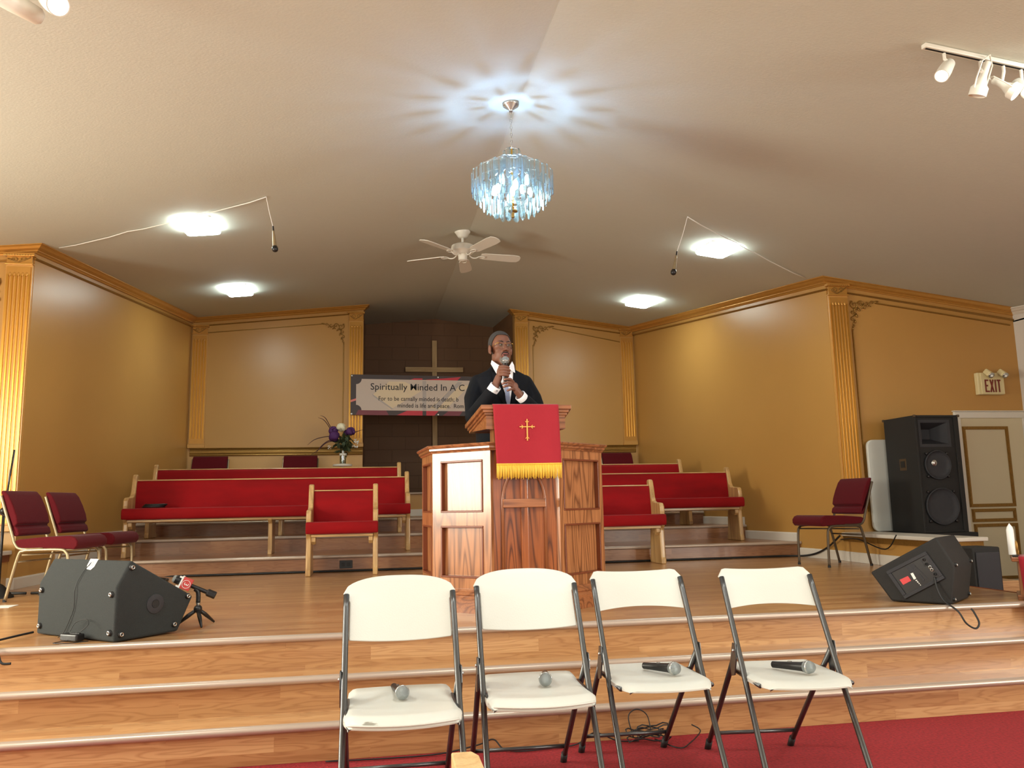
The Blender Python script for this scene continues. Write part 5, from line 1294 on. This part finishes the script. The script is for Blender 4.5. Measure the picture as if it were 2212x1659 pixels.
# ================================================================== VASE ON ROUND STAND
sd = thing('flower_stand', 'round white topped stand under the flower vase', 'table', (-.432, 12.4, L3))
MB().lathe([(.02, .76), (.135, .765), (.142, .775), (.142, .792), (.13, .797), (.001, .797)], 30).obj('table_top', 'white_trim', sd, autos=40)
MB().lathe([(.13, 0), (.12, .02), (.02, .04), (.018, .76)], 20).obj('pedestal', 'white_trim', sd, autos=40)
vs_ = thing('flower_vase', 'glass vase of purple and white flowers with dark twigs', 'vase', (-.426, 12.4, L3+.797))
MB().lathe([(.045, 0.0), (.047, .01), (.047, .13), (.052, .135), (.052, .155), (.046, .16), (.046, .20), (.040, .2), (.040, .012), (.001, .01)], 24).obj('glass', 'vase', vs_, autos=40)
MB().lathe([(.0535, .128), (.0535, .160)], 24).obj('ribbon', 'white_metal', vs_, smooth=True)
def blossom(x, z, m, s, n, seed, y=0):
    b = MB(); r_ = random.Random(seed)
    for i in range(n):
        a = r_.uniform(0, 2*PI); e = r_.uniform(-.5, 1.3); d_ = Vector((math.cos(a)*math.cos(e), math.sin(a)*math.cos(e), math.sin(e)))
        q = d_.to_track_quat('X', 'Z').to_matrix().to_4x4(); T = Matrix.Translation(Vector((x, y, z))+d_*s*.55) @ q @ Matrix.Rotation(r_.uniform(-1, 1), 4, 'X')
        b.ball((0, 0, 0), (s*.30, s*.58, s*.42), 8, 6, T)
    b.ball((x, y, z), s*.6, 10, 8); return b.obj('blossom', m, vs_, smooth=True)
blossom(-.03, .545, 'cream_petal', .085, 16, 3, -.03); blossom(-.145, .50, 'purple', .085, 12, 5); blossom(-.125, .405, 'purple', .10, 14, 6, -.05)
blossom(.11, .485, 'purple', .085, 12, 8, -.02); blossom(.05, .47, 'purple', .06, 10, 9, .02)
lf = MB()
for i in range(85):
    a = R.uniform(0, 2*PI); rr_ = R.uniform(.02, .15); x = rr_*math.cos(a)*1.0; y = rr_*math.sin(a)*.8; z = R.uniform(.20, .44)
    T = Matrix.Translation((x*(.4+z), y, z)) @ Euler((R.uniform(-.8, .8), R.uniform(-1.4, 1.4), a)).to_matrix().to_4x4()
    lf.add([(0, 0, 0), (.045, .03, .008), (.11, 0, 0), (.045, -.03, .008)], [(0, 1, 2, 3)], T)
lf.obj('leaves', 'leaf', vs_, solid=.0015)
sm_ = MB()
for i in range(14):
    a = i*2*PI/14; sm_.tube([(.015*math.cos(a), .015*math.sin(a), .02), (.03*math.cos(a), .03*math.sin(a), .2), (.09*math.cos(a), .07*math.sin(a), .40)], .004, 5)
sm_.obj('stems', 'leaf', vs_)
for pts in ([(-.15, 0, .50), (-.21, 0, .60), (-.27, 0, .70), (-.34, 0, .735)], [(-.16, 0, .48), (-.24, 0, .61), (-.30, 0, .675), (-.37, 0, .70)], [(-.15, 0, .42), (-.28, 0, .41), (-.42, 0, .37), (-.52, 0, .29)],
            [(-.13, 0, .38), (-.24, 0, .34), (-.33, 0, .26), (-.40, 0, .16)], [(-.10, 0, .36), (-.25, 0, .32), (-.36, 0, .22), (-.47, 0, .14)], [(.15, 0, .47), (.22, 0, .495), (.30, 0, .52)]):
    MB().tube(smooth_path(pts, 5), [.0065]*(len(smooth_path(pts, 5))-6)+[.005, .0045, .004, .003, .0025, .002], 6).obj('twig', 'twig', vs_, smooth=True)
br_ = MB()
for i in range(26): br_.ball((.18+R.uniform(-.045, .06), R.uniform(-.03, .03), .32+R.uniform(-.07, .07)), .009, 6, 5)
for i in range(10): br_.ball((-.20+R.uniform(-.02, .02), R.uniform(-.03, .03), .25+R.uniform(-.03, .03)), .006, 6, 5)
br_.obj('white_berries', 'white', vs_)

# ================================================================== LEFT EDGE: MIC STAND, CABLES, PAPER
ms = thing('microphone_stand', 'black microphone stand with boom clutch at the left edge of the picture', 'stand', (-2.905, 7.16, S))
MB().lathe([(.11, 0), (.11, .012), (.09, .03), (.055, .075), (.03, .10), (.012, .11)], 24).obj('base', 'rubber', ms, autos=40)
MB().lathe([(.011, .10), (.011, .68)], 12).obj('lower_pole', 'black', ms, smooth=True)
MB().tube([(0, 0, .66), (.045, 0, 1.17)], .0075, 10).obj('upper_pole', 'black', ms, smooth=True)
MB().tube([(-.20, 0, .77), (.055, -.02, .62)], .010, 8).obj('boom', 'gun', ms, smooth=True)
MB().ball((.0, -.01, .68), .028, 12, 8).obj('clutch', 'black', ms, smooth=True)
kb = MB()
for k in range(5): kb.tube([(-3.30+(.15+.01*k)*math.cos(a/16*2*PI), 7.66+(.09+.006*k)*math.sin(a/16*2*PI), .845+.012*k) for a in range(16)], .009, 6, closed=True)
kb.tube(smooth_path([(-3.17, 7.62, .87), (-3.12, 7.5, .80), (-3.09, 7.46, .66), (-3.04, 7.42, S+.03), (-2.86, 7.40, S+.012)], 6), .011, 8)
kb.tube(smooth_path([(-3.2, 7.60, .88), (-3.13, 7.47, .82), (-3.10, 7.42, .62), (-3.07, 7.40, S+.03), (-2.78, 7.37, S+.012)], 6), .011, 8)
tag(kb.obj('cable_coil', 'cable', None, smooth=True), 'coil of black cable on the left ledge, hanging down to the stage', 'cable')
tag(MB().tube(smooth_path([(-2.74, 7.36, S+.012), (-2.6, 7.36, S+.012), (-2.3, 7.3, S+.012), (-2.0, 7.5, S+.012), (-1.9, 8.3, S+.012), (-2.25, 8.66, S+.012), (-1.4, 8.655, S+.012), (-.4, 8.66, S+.012), (.6, 8.66, S+.012), (1.6, 8.66, S+.012), (2.6, 8.66, S+.012), (3.6, 8.66, S+.012), (4.5, 8.66, S+.014), (4.78, 8.45, S+.03), (4.82, 8.15, S+.12), (4.80, 7.85, S+.26)], 8), .011, 8).obj('long_cable', 'cable', None, smooth=True),
    'thick black cable running along the foot of the lowest choir riser', 'cable')
tag(MB().tube(smooth_path([(4.84, 7.9, S+.22), (4.78, 7.5, S+.24), (4.80, 7.1, S+.16), (4.79, 6.9, S+.30)], 6), .006, 6).obj('loose_cable', 'cable', None, smooth=True), 'thin black cable behind the burgundy chair at stage right', 'cable')
tag(MB().box(-2.72, -2.52, 6.40, 6.56, S+.001, S+.003).obj('paper_sheet', 'white', None), 'white sheet of paper on the stage floor at the left edge', 'paper')
ot = thing('power_outlet', 'black power outlet on the lowest choir riser left of the pulpit', 'outlet', (-.255, YC1, S+.075))
MB().box(-.065, .065, -.012, .03, -.04, .04).obj('cover_plate', 'black', ot, bevel=.003)
MB().box(-.045, -.010, -.015, -.011, -.02, .02).box(.010, .045, -.015, -.011, -.02, .02).obj('sockets', 'rubber', ot)
# cables on the red carpet
tag(MB().tube(smooth_path([(-.2, 3.99, .008), (.10, 3.97, .008), (.32, 3.975, .010), (.50, 4.0, .03), (.575, 4.0, .05), (.62, 3.97, .012), (.70, 3.93, .008), (.88, 3.95, .008), (.98, 3.97, .012), (1.06, 3.99, .05), (1.10, 3.98, .045), (1.18, 3.97, .012), (1.28, 3.96, .008)], 8), .0035, 6).obj('thin_cable', 'cable', None, smooth=True),
    'thin black cable on the red carpet along the bottom step', 'cable')
tb = MB(); rr_ = random.Random(11)
for k in range(5):
    c0 = (1.32+rr_.uniform(-.02, .03), 3.93+rr_.uniform(-.02, .02)); ra = rr_.uniform(.05, .11); ph = rr_.uniform(0, 6)
    tb.tube([(c0[0]+ra*math.cos(a/14*2*PI+ph), c0[1]+ra*.35*math.sin(a/14*2*PI), .012+.012*k+.02*abs(math.sin(a*.9+k))) for a in range(14)], .0032, 6, closed=True)
tb.tube(smooth_path([(1.25, 3.95, .03), (1.235, 3.97, .12), (1.28, 3.975, .15), (1.33, 3.97, .12), (1.34, 3.95, .04)], 6), .0028, 6)
tb.tube(smooth_path([(1.35, 3.93, .02), (1.42, 3.80, .01), (1.5, 3.86, .01), (1.60, 3.97, .03), (1.56, 3.98, .06)], 6), .003, 6)
tag(tb.obj('cable_tangle', 'cable', None, smooth=True), 'tangle of thin black cable under the third folding chair', 'cable')

# ================================================================== RIGHT EDGE: CLOTHED STAND WITH CANDLE
rs_ = thing('small_lectern', 'small wooden stand cut off by the right edge, under a red cloth', 'stand', (3.99, 4.545, S), math.radians(-40))
MB().box(-.045, .60, -.01, .30, .235, .262).obj('top_board', 'oakx', rs_, bevel=.006)
MB().box(-.012, .55, .03, .28, .03, .235).obj('body', 'oak', rs_)
MB().box(-.03, .57, .01, .29, .0, .03).obj('base_board', 'oakx', rs_, bevel=.004)
MB().box(-.035, .0, .05, .2, .262, .272).obj('black_tray', 'black', rs_)
rcl = thing('stand_cloth', 'red cloth with yellow fringe over the small stand at the right edge', 'cloth', (3.985, 4.53, S), math.radians(-40))
def rc2(u, v):
    x = -.012+.40*u
    if v < .15: k = v/.15; return (x, .22*(1-k), .267)
    k = (v-.15)/.85; return (x+.012*k, -.002-.165*min(1, k*1.0)*0-.004*math.sin(u*7)*k-.006*k*0-.0, .267-.262*k) if k < .9 else (x+.012*k, -.004-.004*math.sin(u*7)*k, .267-.262*k)
def rc3(u, v):
    # over the top and out past the stage edge
    x = -.012+.40*u
    pts = [(.22, .266), (.0, .266), (-.012, .250), (-.020, .12), (-.030, .05), (-.14, .022)]
    return (x, 0, 0)
MB().grid(rc2, 14, 24).obj('drape', 'cloth', rcl, smooth=True, solid=.003)
f2 = MB()
for i in range(60):
    u = (i+.5)/60; x = -.0+.40*u
    f2.tube([(x, -.006, .012), (x+.001, -.03-.001*math.sin(i), .006), (x, -.06, .0105), (x, -.145, .0105), (x, -.16, -.0), (x, -.163, -.07)], .0030, 5)
f2.obj('fringe', 'fringe', rcl, smooth=True)
cd_ = thing('candle', 'white pointed candle standing on the red cloth at the right edge', 'candle', (4.06, 4.68, S+.2695))
MB().lathe([(.0215, 0), (.0215, .155), (.016, .175), (.001, .198)], 16).obj('wax', 'white', cd_, autos=40)
MB().ball((.02, -.018, .05), (.01, .01, .04), 8, 6).ball((.026, -.014, .02), (.012, .01, .03), 8, 6).obj('gilt_decoration', 'antique', cd_, smooth=True)

# ================================================================== THE SPEAKER (man in dark suit)
pm = thing('person', 'man in a dark suit speaking into a hand-held microphone behind the pulpit', 'person', (.925, 5.72, S))
O = Vector((.925, 5.72, S))
def Lc(x, y, z): return (x-O.x, y-O.y, z-O.z)
def cap(b, pts, rs, seg=14):
    pts = [Vector(p) for p in pts]
    b.tube(pts, rs, seg)
    for p_, r_ in zip(pts, rs): b.ball(tuple(p_), r_*.995, seg, 10)
# --- head (local frame: face towards -y), then turned towards his left
HT = Matrix.Translation(Lc(.918, 5.70, 2.262)) @ Matrix.Rotation(math.radians(13), 4, 'Z') @ Matrix.Rotation(math.radians(-3), 4, 'X')
hd = MB()
hd.ball((0, .018, .050), (.076, .092, .088), 28, 20, HT)         # cranium
hd.ball((0, -.030, .030), (.066, .052, .080), 24, 18, HT)        # forehead
hd.ball((0, -.035, -.045), (.060, .052, .072), 24, 18, HT)       # lower face
hd.ball((0, -.052, -.098), (.036, .032, .030), 20, 14, HT)       # chin
for s in (-1, 1):
    hd.ball((s*.038, -.050, -.022), (.026, .025, .028), 16, 12, HT)   # cheek
    hd.ball((s*.043, -.008, -.066), (.022, .048, .034), 16, 12, HT)      # jaw angle
    hd.ball((s*.030, -.074, .036), (.026, .012, .010), 16, 10, HT)    # brow ridge
    hd.ball((s*.0165, -.094, -.026), (.0105, .012, .009), 12, 8, HT)  # nostril wing
hd.tube([tuple(HT @ Vector(p_)) for p_ in ((0, -.076, .028), (0, -.086, .004), (0, -.102, -.018), (0, -.100, -.028))], [.009, .010, .0125, .010], 12)
hd.ball((0, -.078, -.056), (.030, .016, .020), 16, 10, HT)        # mouth mound
nk = [tuple(HT @ Vector((0, .020, -.03))), tuple(HT @ Vector((0, .026, -.10))), Lc(.922, 5.725, 2.10), Lc(.925, 5.735, 2.03)]
hd.tube(nk, [.058, .058, .060, .066], 22)
# body under the clothes, down to the shoes: torso, arms and legs in one surface with the head
torso = [(1.28, .150, .105), (1.42, .165, .115), (1.6, .160, .110), (1.8, .175, .115), (1.95, .165, .105), (2.02, .12, .085), (2.07, .065, .06)]
def loft(b, tab, cx, cyf, n=28, e=2.4):
    vs = []; m = len(tab)
    for (z, a, d_) in tab:
        for k in range(n):
            t = 2*PI*k/n; c_, s_ = math.cos(t), math.sin(t)
            vs.append(Lc(cx(z)+a*math.copysign(abs(c_)**(2/e), c_), cyf(z)+d_*math.copysign(abs(s_)**(2/e), s_), z))
    fs = [(i*n+k, i*n+(k+1) % n, (i+1)*n+(k+1) % n, (i+1)*n+k) for i in range(m-1) for k in range(n)]+[tuple(range(n))[::-1], tuple(range((m-1)*n, m*n))]
    b.add(vs, fs)
loft(hd, torso, lambda z: .925, lambda z: 5.735)
SHL, ELL, WRL = (.775, 5.74, 1.985), (.700, 5.610, 1.765), (.828, 5.462, 1.942)
SHR, ELR, WRR = (1.075, 5.74, 1.985), (1.178, 5.625, 1.765), (1.024, 5.462, 1.880)
for a_, b_, c_ in ((SHL, ELL, WRL), (SHR, ELR, WRR)):
    cap(hd, [Lc(*a_), Lc(*b_), Lc(*c_)], [.048, .038, .027])
for s in (-1, 1):
    cap(hd, [Lc(.925+s*.085, 5.735, 1.30), Lc(.925+s*.10, 5.725, .93), Lc(.925+s*.105, 5.745, .60)], [.075, .052, .040])
hd.obj('body', 'skin', pm, remesh=.0040, smoothit=12)
# ears
for s in (-1, 1):
    e_ = MB()
    e_.ball((s*.078, .008, -.002), (.008, .018, .030), 12, 10, HT)
    e_.tube([tuple(HT @ Vector((s*.083, .008+.019*math.cos(t), .0+.030*math.sin(t)))) for t in [PI*.0+k*2*PI/12 for k in range(12)]], .0045, 6, closed=True)
    e_.ball((s*.080, -.004, -.030), (.006, .008, .011), 8, 6, HT)
    e_.obj('ear', 'skin', pm, remesh=.003, smoothit=2)
# eyes
for s in (-1, 1):
    MB().ball((s*.029, -.0725, .0165), (.0125, .0100, .0062), 14, 10, HT).obj('eye', 'eyewhite', pm, smooth=True)
    MB().ball((s*.029+.003, -.0815, .0165), (.0055, .0028, .0055), 12, 8, HT).obj('iris', 'iris', pm, smooth=True)
    lid = MB(); 
    lid.tube([tuple(HT @ Vector((s*.029+.0155*math.cos(t), -.077-.004*math.sin(t), .0175+.0085*math.sin(t)))) for t in [PI*k/8 for k in range(9)]], .0032, 6)
    lid.tube([tuple(HT @ Vector((s*.029+.0145*math.cos(t), -.0765, .0155-.0085*math.sin(t)))) for t in [PI*k/8 for k in range(9)]], .0026, 6)
    lid.obj('eyelid', 'skin', pm, smooth=True)
    MB().tube([tuple(HT @ Vector((s*x, y, z))) for x, y, z in ((.012, -.0850, .037), (.026, -.0860, .042), (.041, -.0790, .042), (.053, -.0665, .034))], [.0022, .0036, .0034, .0015], 10).obj('eyebrow', 'brow', pm, smooth=True)
# mouth
MB().tube([tuple(HT @ Vector(p_)) for p_ in ((-.026, -.084, -.058), (-.012, -.095, -.050), (0, -.0965, -.052), (.012, -.095, -.050), (.026, -.084, -.058))], [.003, .0055, .005, .0055, .003], 8).obj('upper_lip', 'lip', pm, smooth=True)
MB().tube([tuple(HT @ Vector(p_)) for p_ in ((-.025, -.083, -.060), (-.012, -.090, -.070), (0, -.092, -.073), (.012, -.090, -.070), (.025, -.083, -.060))], [.003, .006, .0068, .006, .003], 8).obj('lower_lip', 'lip', pm, smooth=True)
MB().ball((0, -.0875, -.061), (.018, .006, .006), 12, 8, HT).obj('mouth_opening', 'iris', pm, smooth=True)
MB().tube([tuple(HT @ Vector(p_)) for p_ in ((-.030, -.080, -.062), (-.024, -.089, -.046), (-.010, -.0965, -.041), (.010, -.0965, -.041), (.024, -.089, -.046), (.030, -.080, -.062))], [.0015, .003, .0038, .0038, .003, .0015], 10).obj('moustache', 'brow', pm, smooth=True)
gt = MB().ball((0, -.066, -.099), (.036, .022, .024), 18, 14, HT)
for s in (-1, 1): gt.ball((s*.029, -.064, -.082), (.009, .013, .022), 10, 8, HT)
gt.obj('goatee', 'beard', pm, remesh=.004, smoothit=2)
# hair: close-cropped shell over the cranium, cut along the hairline
def hairline(y):
    tab = [(-.2, .100), (-.045, .098), (-.008, .020), (.030, -.020), (.060, -.045), (.2, -.045)]
    return interp([(a_, b_) for a_, b_ in tab], y)[0]
hb2 = MB(); hb2.ball((0, .018, .050), (.0795, .0955, .0915), 160, 120)
keep = []
for f_ in hb2.f:
    c_ = sum((Vector(hb2.v[i]) for i in f_), Vector())/len(f_)
    if c_.z > hairline(c_.y) + .0015*math.sin(c_.x*400): keep.append(f_)
hr = MB(); hr.add(hb2.v, keep, HT)
hr.obj('hair', 'hair', pm, smooth=True, solid=.004)
# glasses
gls = MB()
for s in (-1, 1):
    gls.tube([tuple(HT @ Vector(p_)) for p_ in ((s*.052, -.088, .026), (s*.062, -.084, .025), (s*.074, -.060, .018), (s*.082, -.0, .010))], .0015, 6)
    gls.ball((s*.056, -.087, .0265), (.0065, .003, .0035), 10, 6, HT)
gls.tube([tuple(HT @ Vector(p_)) for p_ in ((-.012, -.098, .020), (0, -.101, .024), (.012, -.098, .020))], .0014, 6)
gls.obj('spectacle_frame', 'goldwire', pm, smooth=True)
for s in (-1, 1):
    lens = [(s*.032+.0215*math.cos(t)*(1 if abs(math.cos(t)) < 2 else 1), .010+.0155*math.sin(t)) for t in [2*PI*k/24 for k in range(24)]]
    MB().prism(lens, -.0955, -.0945, 'y', HT).obj('spectacle_lens', 'glass', pm)
# --- clothes
jk = MB()
jt = [(1.24, .192, .138), (1.40, .198, .142), (1.58, .188, .136), (1.75, .196, .140), (1.90, .205, .144), (2.00, .212, .130), (2.05, .205, .108), (2.085, .165, .090), (2.115, .105, .080), (2.150, .072, .070)]
loft(jk, jt, lambda z: .925, lambda z: 5.735, 32, 2.5)
cap(jk, [Lc(.762, 5.735, 2.012), Lc(.712, 5.675, 1.90), Lc(*ELL), Lc(.760, 5.525, 1.845), Lc(.808, 5.475, 1.912)], [.074, .069, .060, .054, .045])
cap(jk, [Lc(1.088, 5.735, 2.012), Lc(1.140, 5.680, 1.90), Lc(*ELR), Lc(1.105, 5.535, 1.815), Lc(1.048, 5.478, 1.862)], [.074, .069, .060, .054, .045])
jk.obj('jacket', 'suit', pm, remesh=.007, smoothit=4)
tr_s = MB(); loft(tr_s, [(1.02, .14, .11), (1.26, .182, .128)], lambda z: .925, lambda z: 5.735, 28)
for s in (-1, 1): cap(tr_s, [Lc(.925+s*.085, 5.735, 1.24), Lc(.925+s*.10, 5.725, .93), Lc(.925+s*.105, 5.745, .58)], [.095, .080, .070])
tr_s.obj('trousers', 'suit', pm, remesh=.010, smoothit=3)
for s in (-1, 1):
    MB().ball(Lc(.925+s*.11, 5.685, S+.042), (.046, .135, .050), 16, 10).box(*[v for v in (.925+s*.11-O.x-.04, .925+s*.11-O.x+.04, 5.57-O.y, 5.81-O.y, .002, .03)]).obj('shoe', 'black', pm, smooth=True)
def front_y(x, z, off):
    a, d_ = interp(jt, z); e = 2.5; t = min(1, abs(x-.925)/a)
    return 5.735-d_*(1-t**e)**(1/e)-off
def patch(name, m, poly_rows, off, solid=.004):
    """rows of (z, xa, xb): a strip lying on the chest"""
    b = MB(); n = 8; vs = []
    for (z, xa, xb) in poly_rows:
        for i in range(n+1):
            x = xa+(xb-xa)*i/n; vs.append(Lc(x, front_y(x, z, off), z))
    m_ = len(poly_rows); fs = [(j*(n+1)+i, j*(n+1)+i+1, (j+1)*(n+1)+i+1, (j+1)*(n+1)+i) for j in range(m_-1) for i in range(n)]
    return b.add(vs, fs).obj(name, m, pm, smooth=True, solid=solid)
def vrows(z0, z1, fa, fb, n=14): return [(z0+(z1-z0)*k/n, fa(k/n), fb(k/n)) for k in range(n+1)]
cxv = .955
patch('shirt_front', 'shirt', vrows(1.84, 2.115, lambda t: cxv-.002-.085*t**1.0, lambda t: cxv+.002+.045*t), .004)
patch('necktie', 'tie', vrows(1.82, 2.09, lambda t: cxv-.016+.0*t-.018*(1-abs(2*t-1))*0-.012*(1-t)*0-.020*t*0-(.014*math.sin(PI*min(1, t*1.2))), lambda t: cxv-.018+.018+.014*math.sin(PI*min(1, t*1.2))-.03*t), .009)
patch('lapel', 'suit', vrows(1.80, 2.10, lambda t: cxv-.02-.115*t**.8+.03*max(0, t-.7)*2, lambda t: cxv-.004-.086*t), .010, .006)
patch('lapel', 'suit', vrows(1.80, 2.085, lambda t: cxv+.004+.044*t, lambda t: cxv+.02+.092*t**.8-.05*max(0, t-.7)*2), .010, .006)
# shirt collar: two wings and the band
MB().tube([tuple(Vector(Lc(.923, 5.728, 2.128))+Vector((.066*math.cos(t), .064*math.sin(t)*1.0, .012*math.sin(t)))) for t in [2*PI*k/28 for k in range(28)]], .011, 8, closed=True).obj('collar_band', 'shirt', pm, smooth=True)
def wingc(pts):
    b = MB(); n = len(pts); b.add([Lc(*p_) for p_ in pts], [tuple(range(n))]); return b.obj('collar_wing', 'shirt', pm, solid=.004)
wingc([(.846, 5.668, 2.178), (.838, 5.660, 2.150), (.868, 5.600, 2.070), (.900, 5.612, 2.095), (.922, 5.622, 2.118), (.880, 5.640, 2.145)])
wingc([(.992, 5.655, 2.168), (1.004, 5.648, 2.140), (1.004, 5.606, 2.078), (.984, 5.605, 2.092), (.958, 5.618, 2.116), (.975, 5.640, 2.142)])
# cuffs
def cuff(p, q, r, link=False):
    p, q = Vector(Lc(*p)), Vector(Lc(*q)); d_ = (q-p).normalized(); T = Matrix.Translation(p) @ d_.to_track_quat('Z', 'Y').to_matrix().to_4x4(); L_ = (q-p).length
    o = MB().lathe([(r*.93, 0), (r, .004), (r*1.04, L_), (r*.96, L_+.002), (r*.90, L_-.004), (r*.88, 0)], 24, T).obj('shirt_cuff', 'shirt', pm, smooth=True)
    return o, T
c1, Tc1 = cuff((.803, 5.482, 1.908), (.840, 5.448, 1.960), .040)
MB().box(-.005, .005, -.006, .006, 0, .004, Matrix.Translation(Lc(.842, 5.418, 1.918))).obj('cufflink', 'black', c1)
cuff((1.052, 5.482, 1.858), (1.008, 5.452, 1.895), .038)
# --- hands
def finger(b, pts, r0, r1):
    pts = smooth_path(pts, 5); n = len(pts); rs = [r0+(r1-r0)*i/(n-1) for i in range(n)]
    b.tube(pts, rs, 10); b.ball(tuple(pts[-1]), r1, 10, 8); b.ball(tuple(pts[0]), r0, 10, 8)
# his right hand (image left) wraps the microphone
mxx, myy = .903, 5.432
h1 = MB()
h1.ball(Lc(.868, 5.452, 2.045), (.021, .030, .048), 16, 12)
cap(h1, [Lc(.832, 5.458, 1.948), Lc(.846, 5.455, 1.985), Lc(.862, 5.452, 2.020)], [.027, .026, .026])
for k, (z, ln) in enumerate(((2.089, .0), (2.070, .006), (2.050, .004), (2.031, -.004))):
    finger(h1, [Lc(.866, 5.432, z+.001), Lc(.882, 5.404, z), Lc(.906, 5.399, z-.004), Lc(.925+ln, 5.414, z-.007), Lc(.922+ln, 5.436, z-.009)], .0105, .0085)
finger(h1, [Lc(.866, 5.464, 2.035), Lc(.880, 5.474, 2.070), Lc(.902, 5.466, 2.092), Lc(.920, 5.452, 2.098)], .0125, .0095)
h1.obj('hand', 'skin', pm, remesh=.0022, smoothit=2)
# his left hand below, fingers pointing inwards
h2 = MB()
h2.ball(Lc(.970, 5.440, 1.950), (.026, .018, .034), 16, 12)
cap(h2, [Lc(1.022, 5.462, 1.884), Lc(1.002, 5.452, 1.905), Lc(.985, 5.445, 1.925)], [.026, .025, .025])
tips = []
for (bx_, bz_, tx, tz, bend) in ((.960, 1.984, .893, 1.998, .012), (.958, 1.966, .879, 1.968, .012), (.960, 1.948, .887, 1.948, .010), (.966, 1.930, .915, 1.922, .006)):
    finger(h2, [Lc(bx_, 5.432, bz_), Lc((bx_*.62+tx*.38), 5.410, (bz_*.62+tz*.38)+bend), Lc((bx_*.25+tx*.75), 5.405, (bz_*.25+tz*.75)+bend*.5), Lc(tx, 5.412, tz)], .0100, .0078); tips.append((tx, tz))
finger(h2, [Lc(.972, 5.455, 1.965), Lc(.950, 5.466, 1.990), Lc(.925, 5.462, 2.010)], .0125, .0095)
h2.obj('hand', 'skin', pm, remesh=.0022, smoothit=2)
for tx, tz in tips: MB().ball(Lc(tx+.003, 5.4035, tz+.001), (.0052, .0018, .0042), 8, 6).obj('fingernail', 'nail', pm, smooth=True)
# the microphone he holds
def held():
    p0 = Vector((.905, 5.436, 1.970)); p1 = Vector((.9015, 5.405, 2.150)); d_ = (p1-p0).normalized()
    q = d_.to_track_quat('Y', 'Z').to_euler()
    return microphone('microphone held up to the mouth of the man at the pulpit', tuple(p0), q, name='handheld_microphone')
hm = held(); hm.scale = (.98, .98, .98)
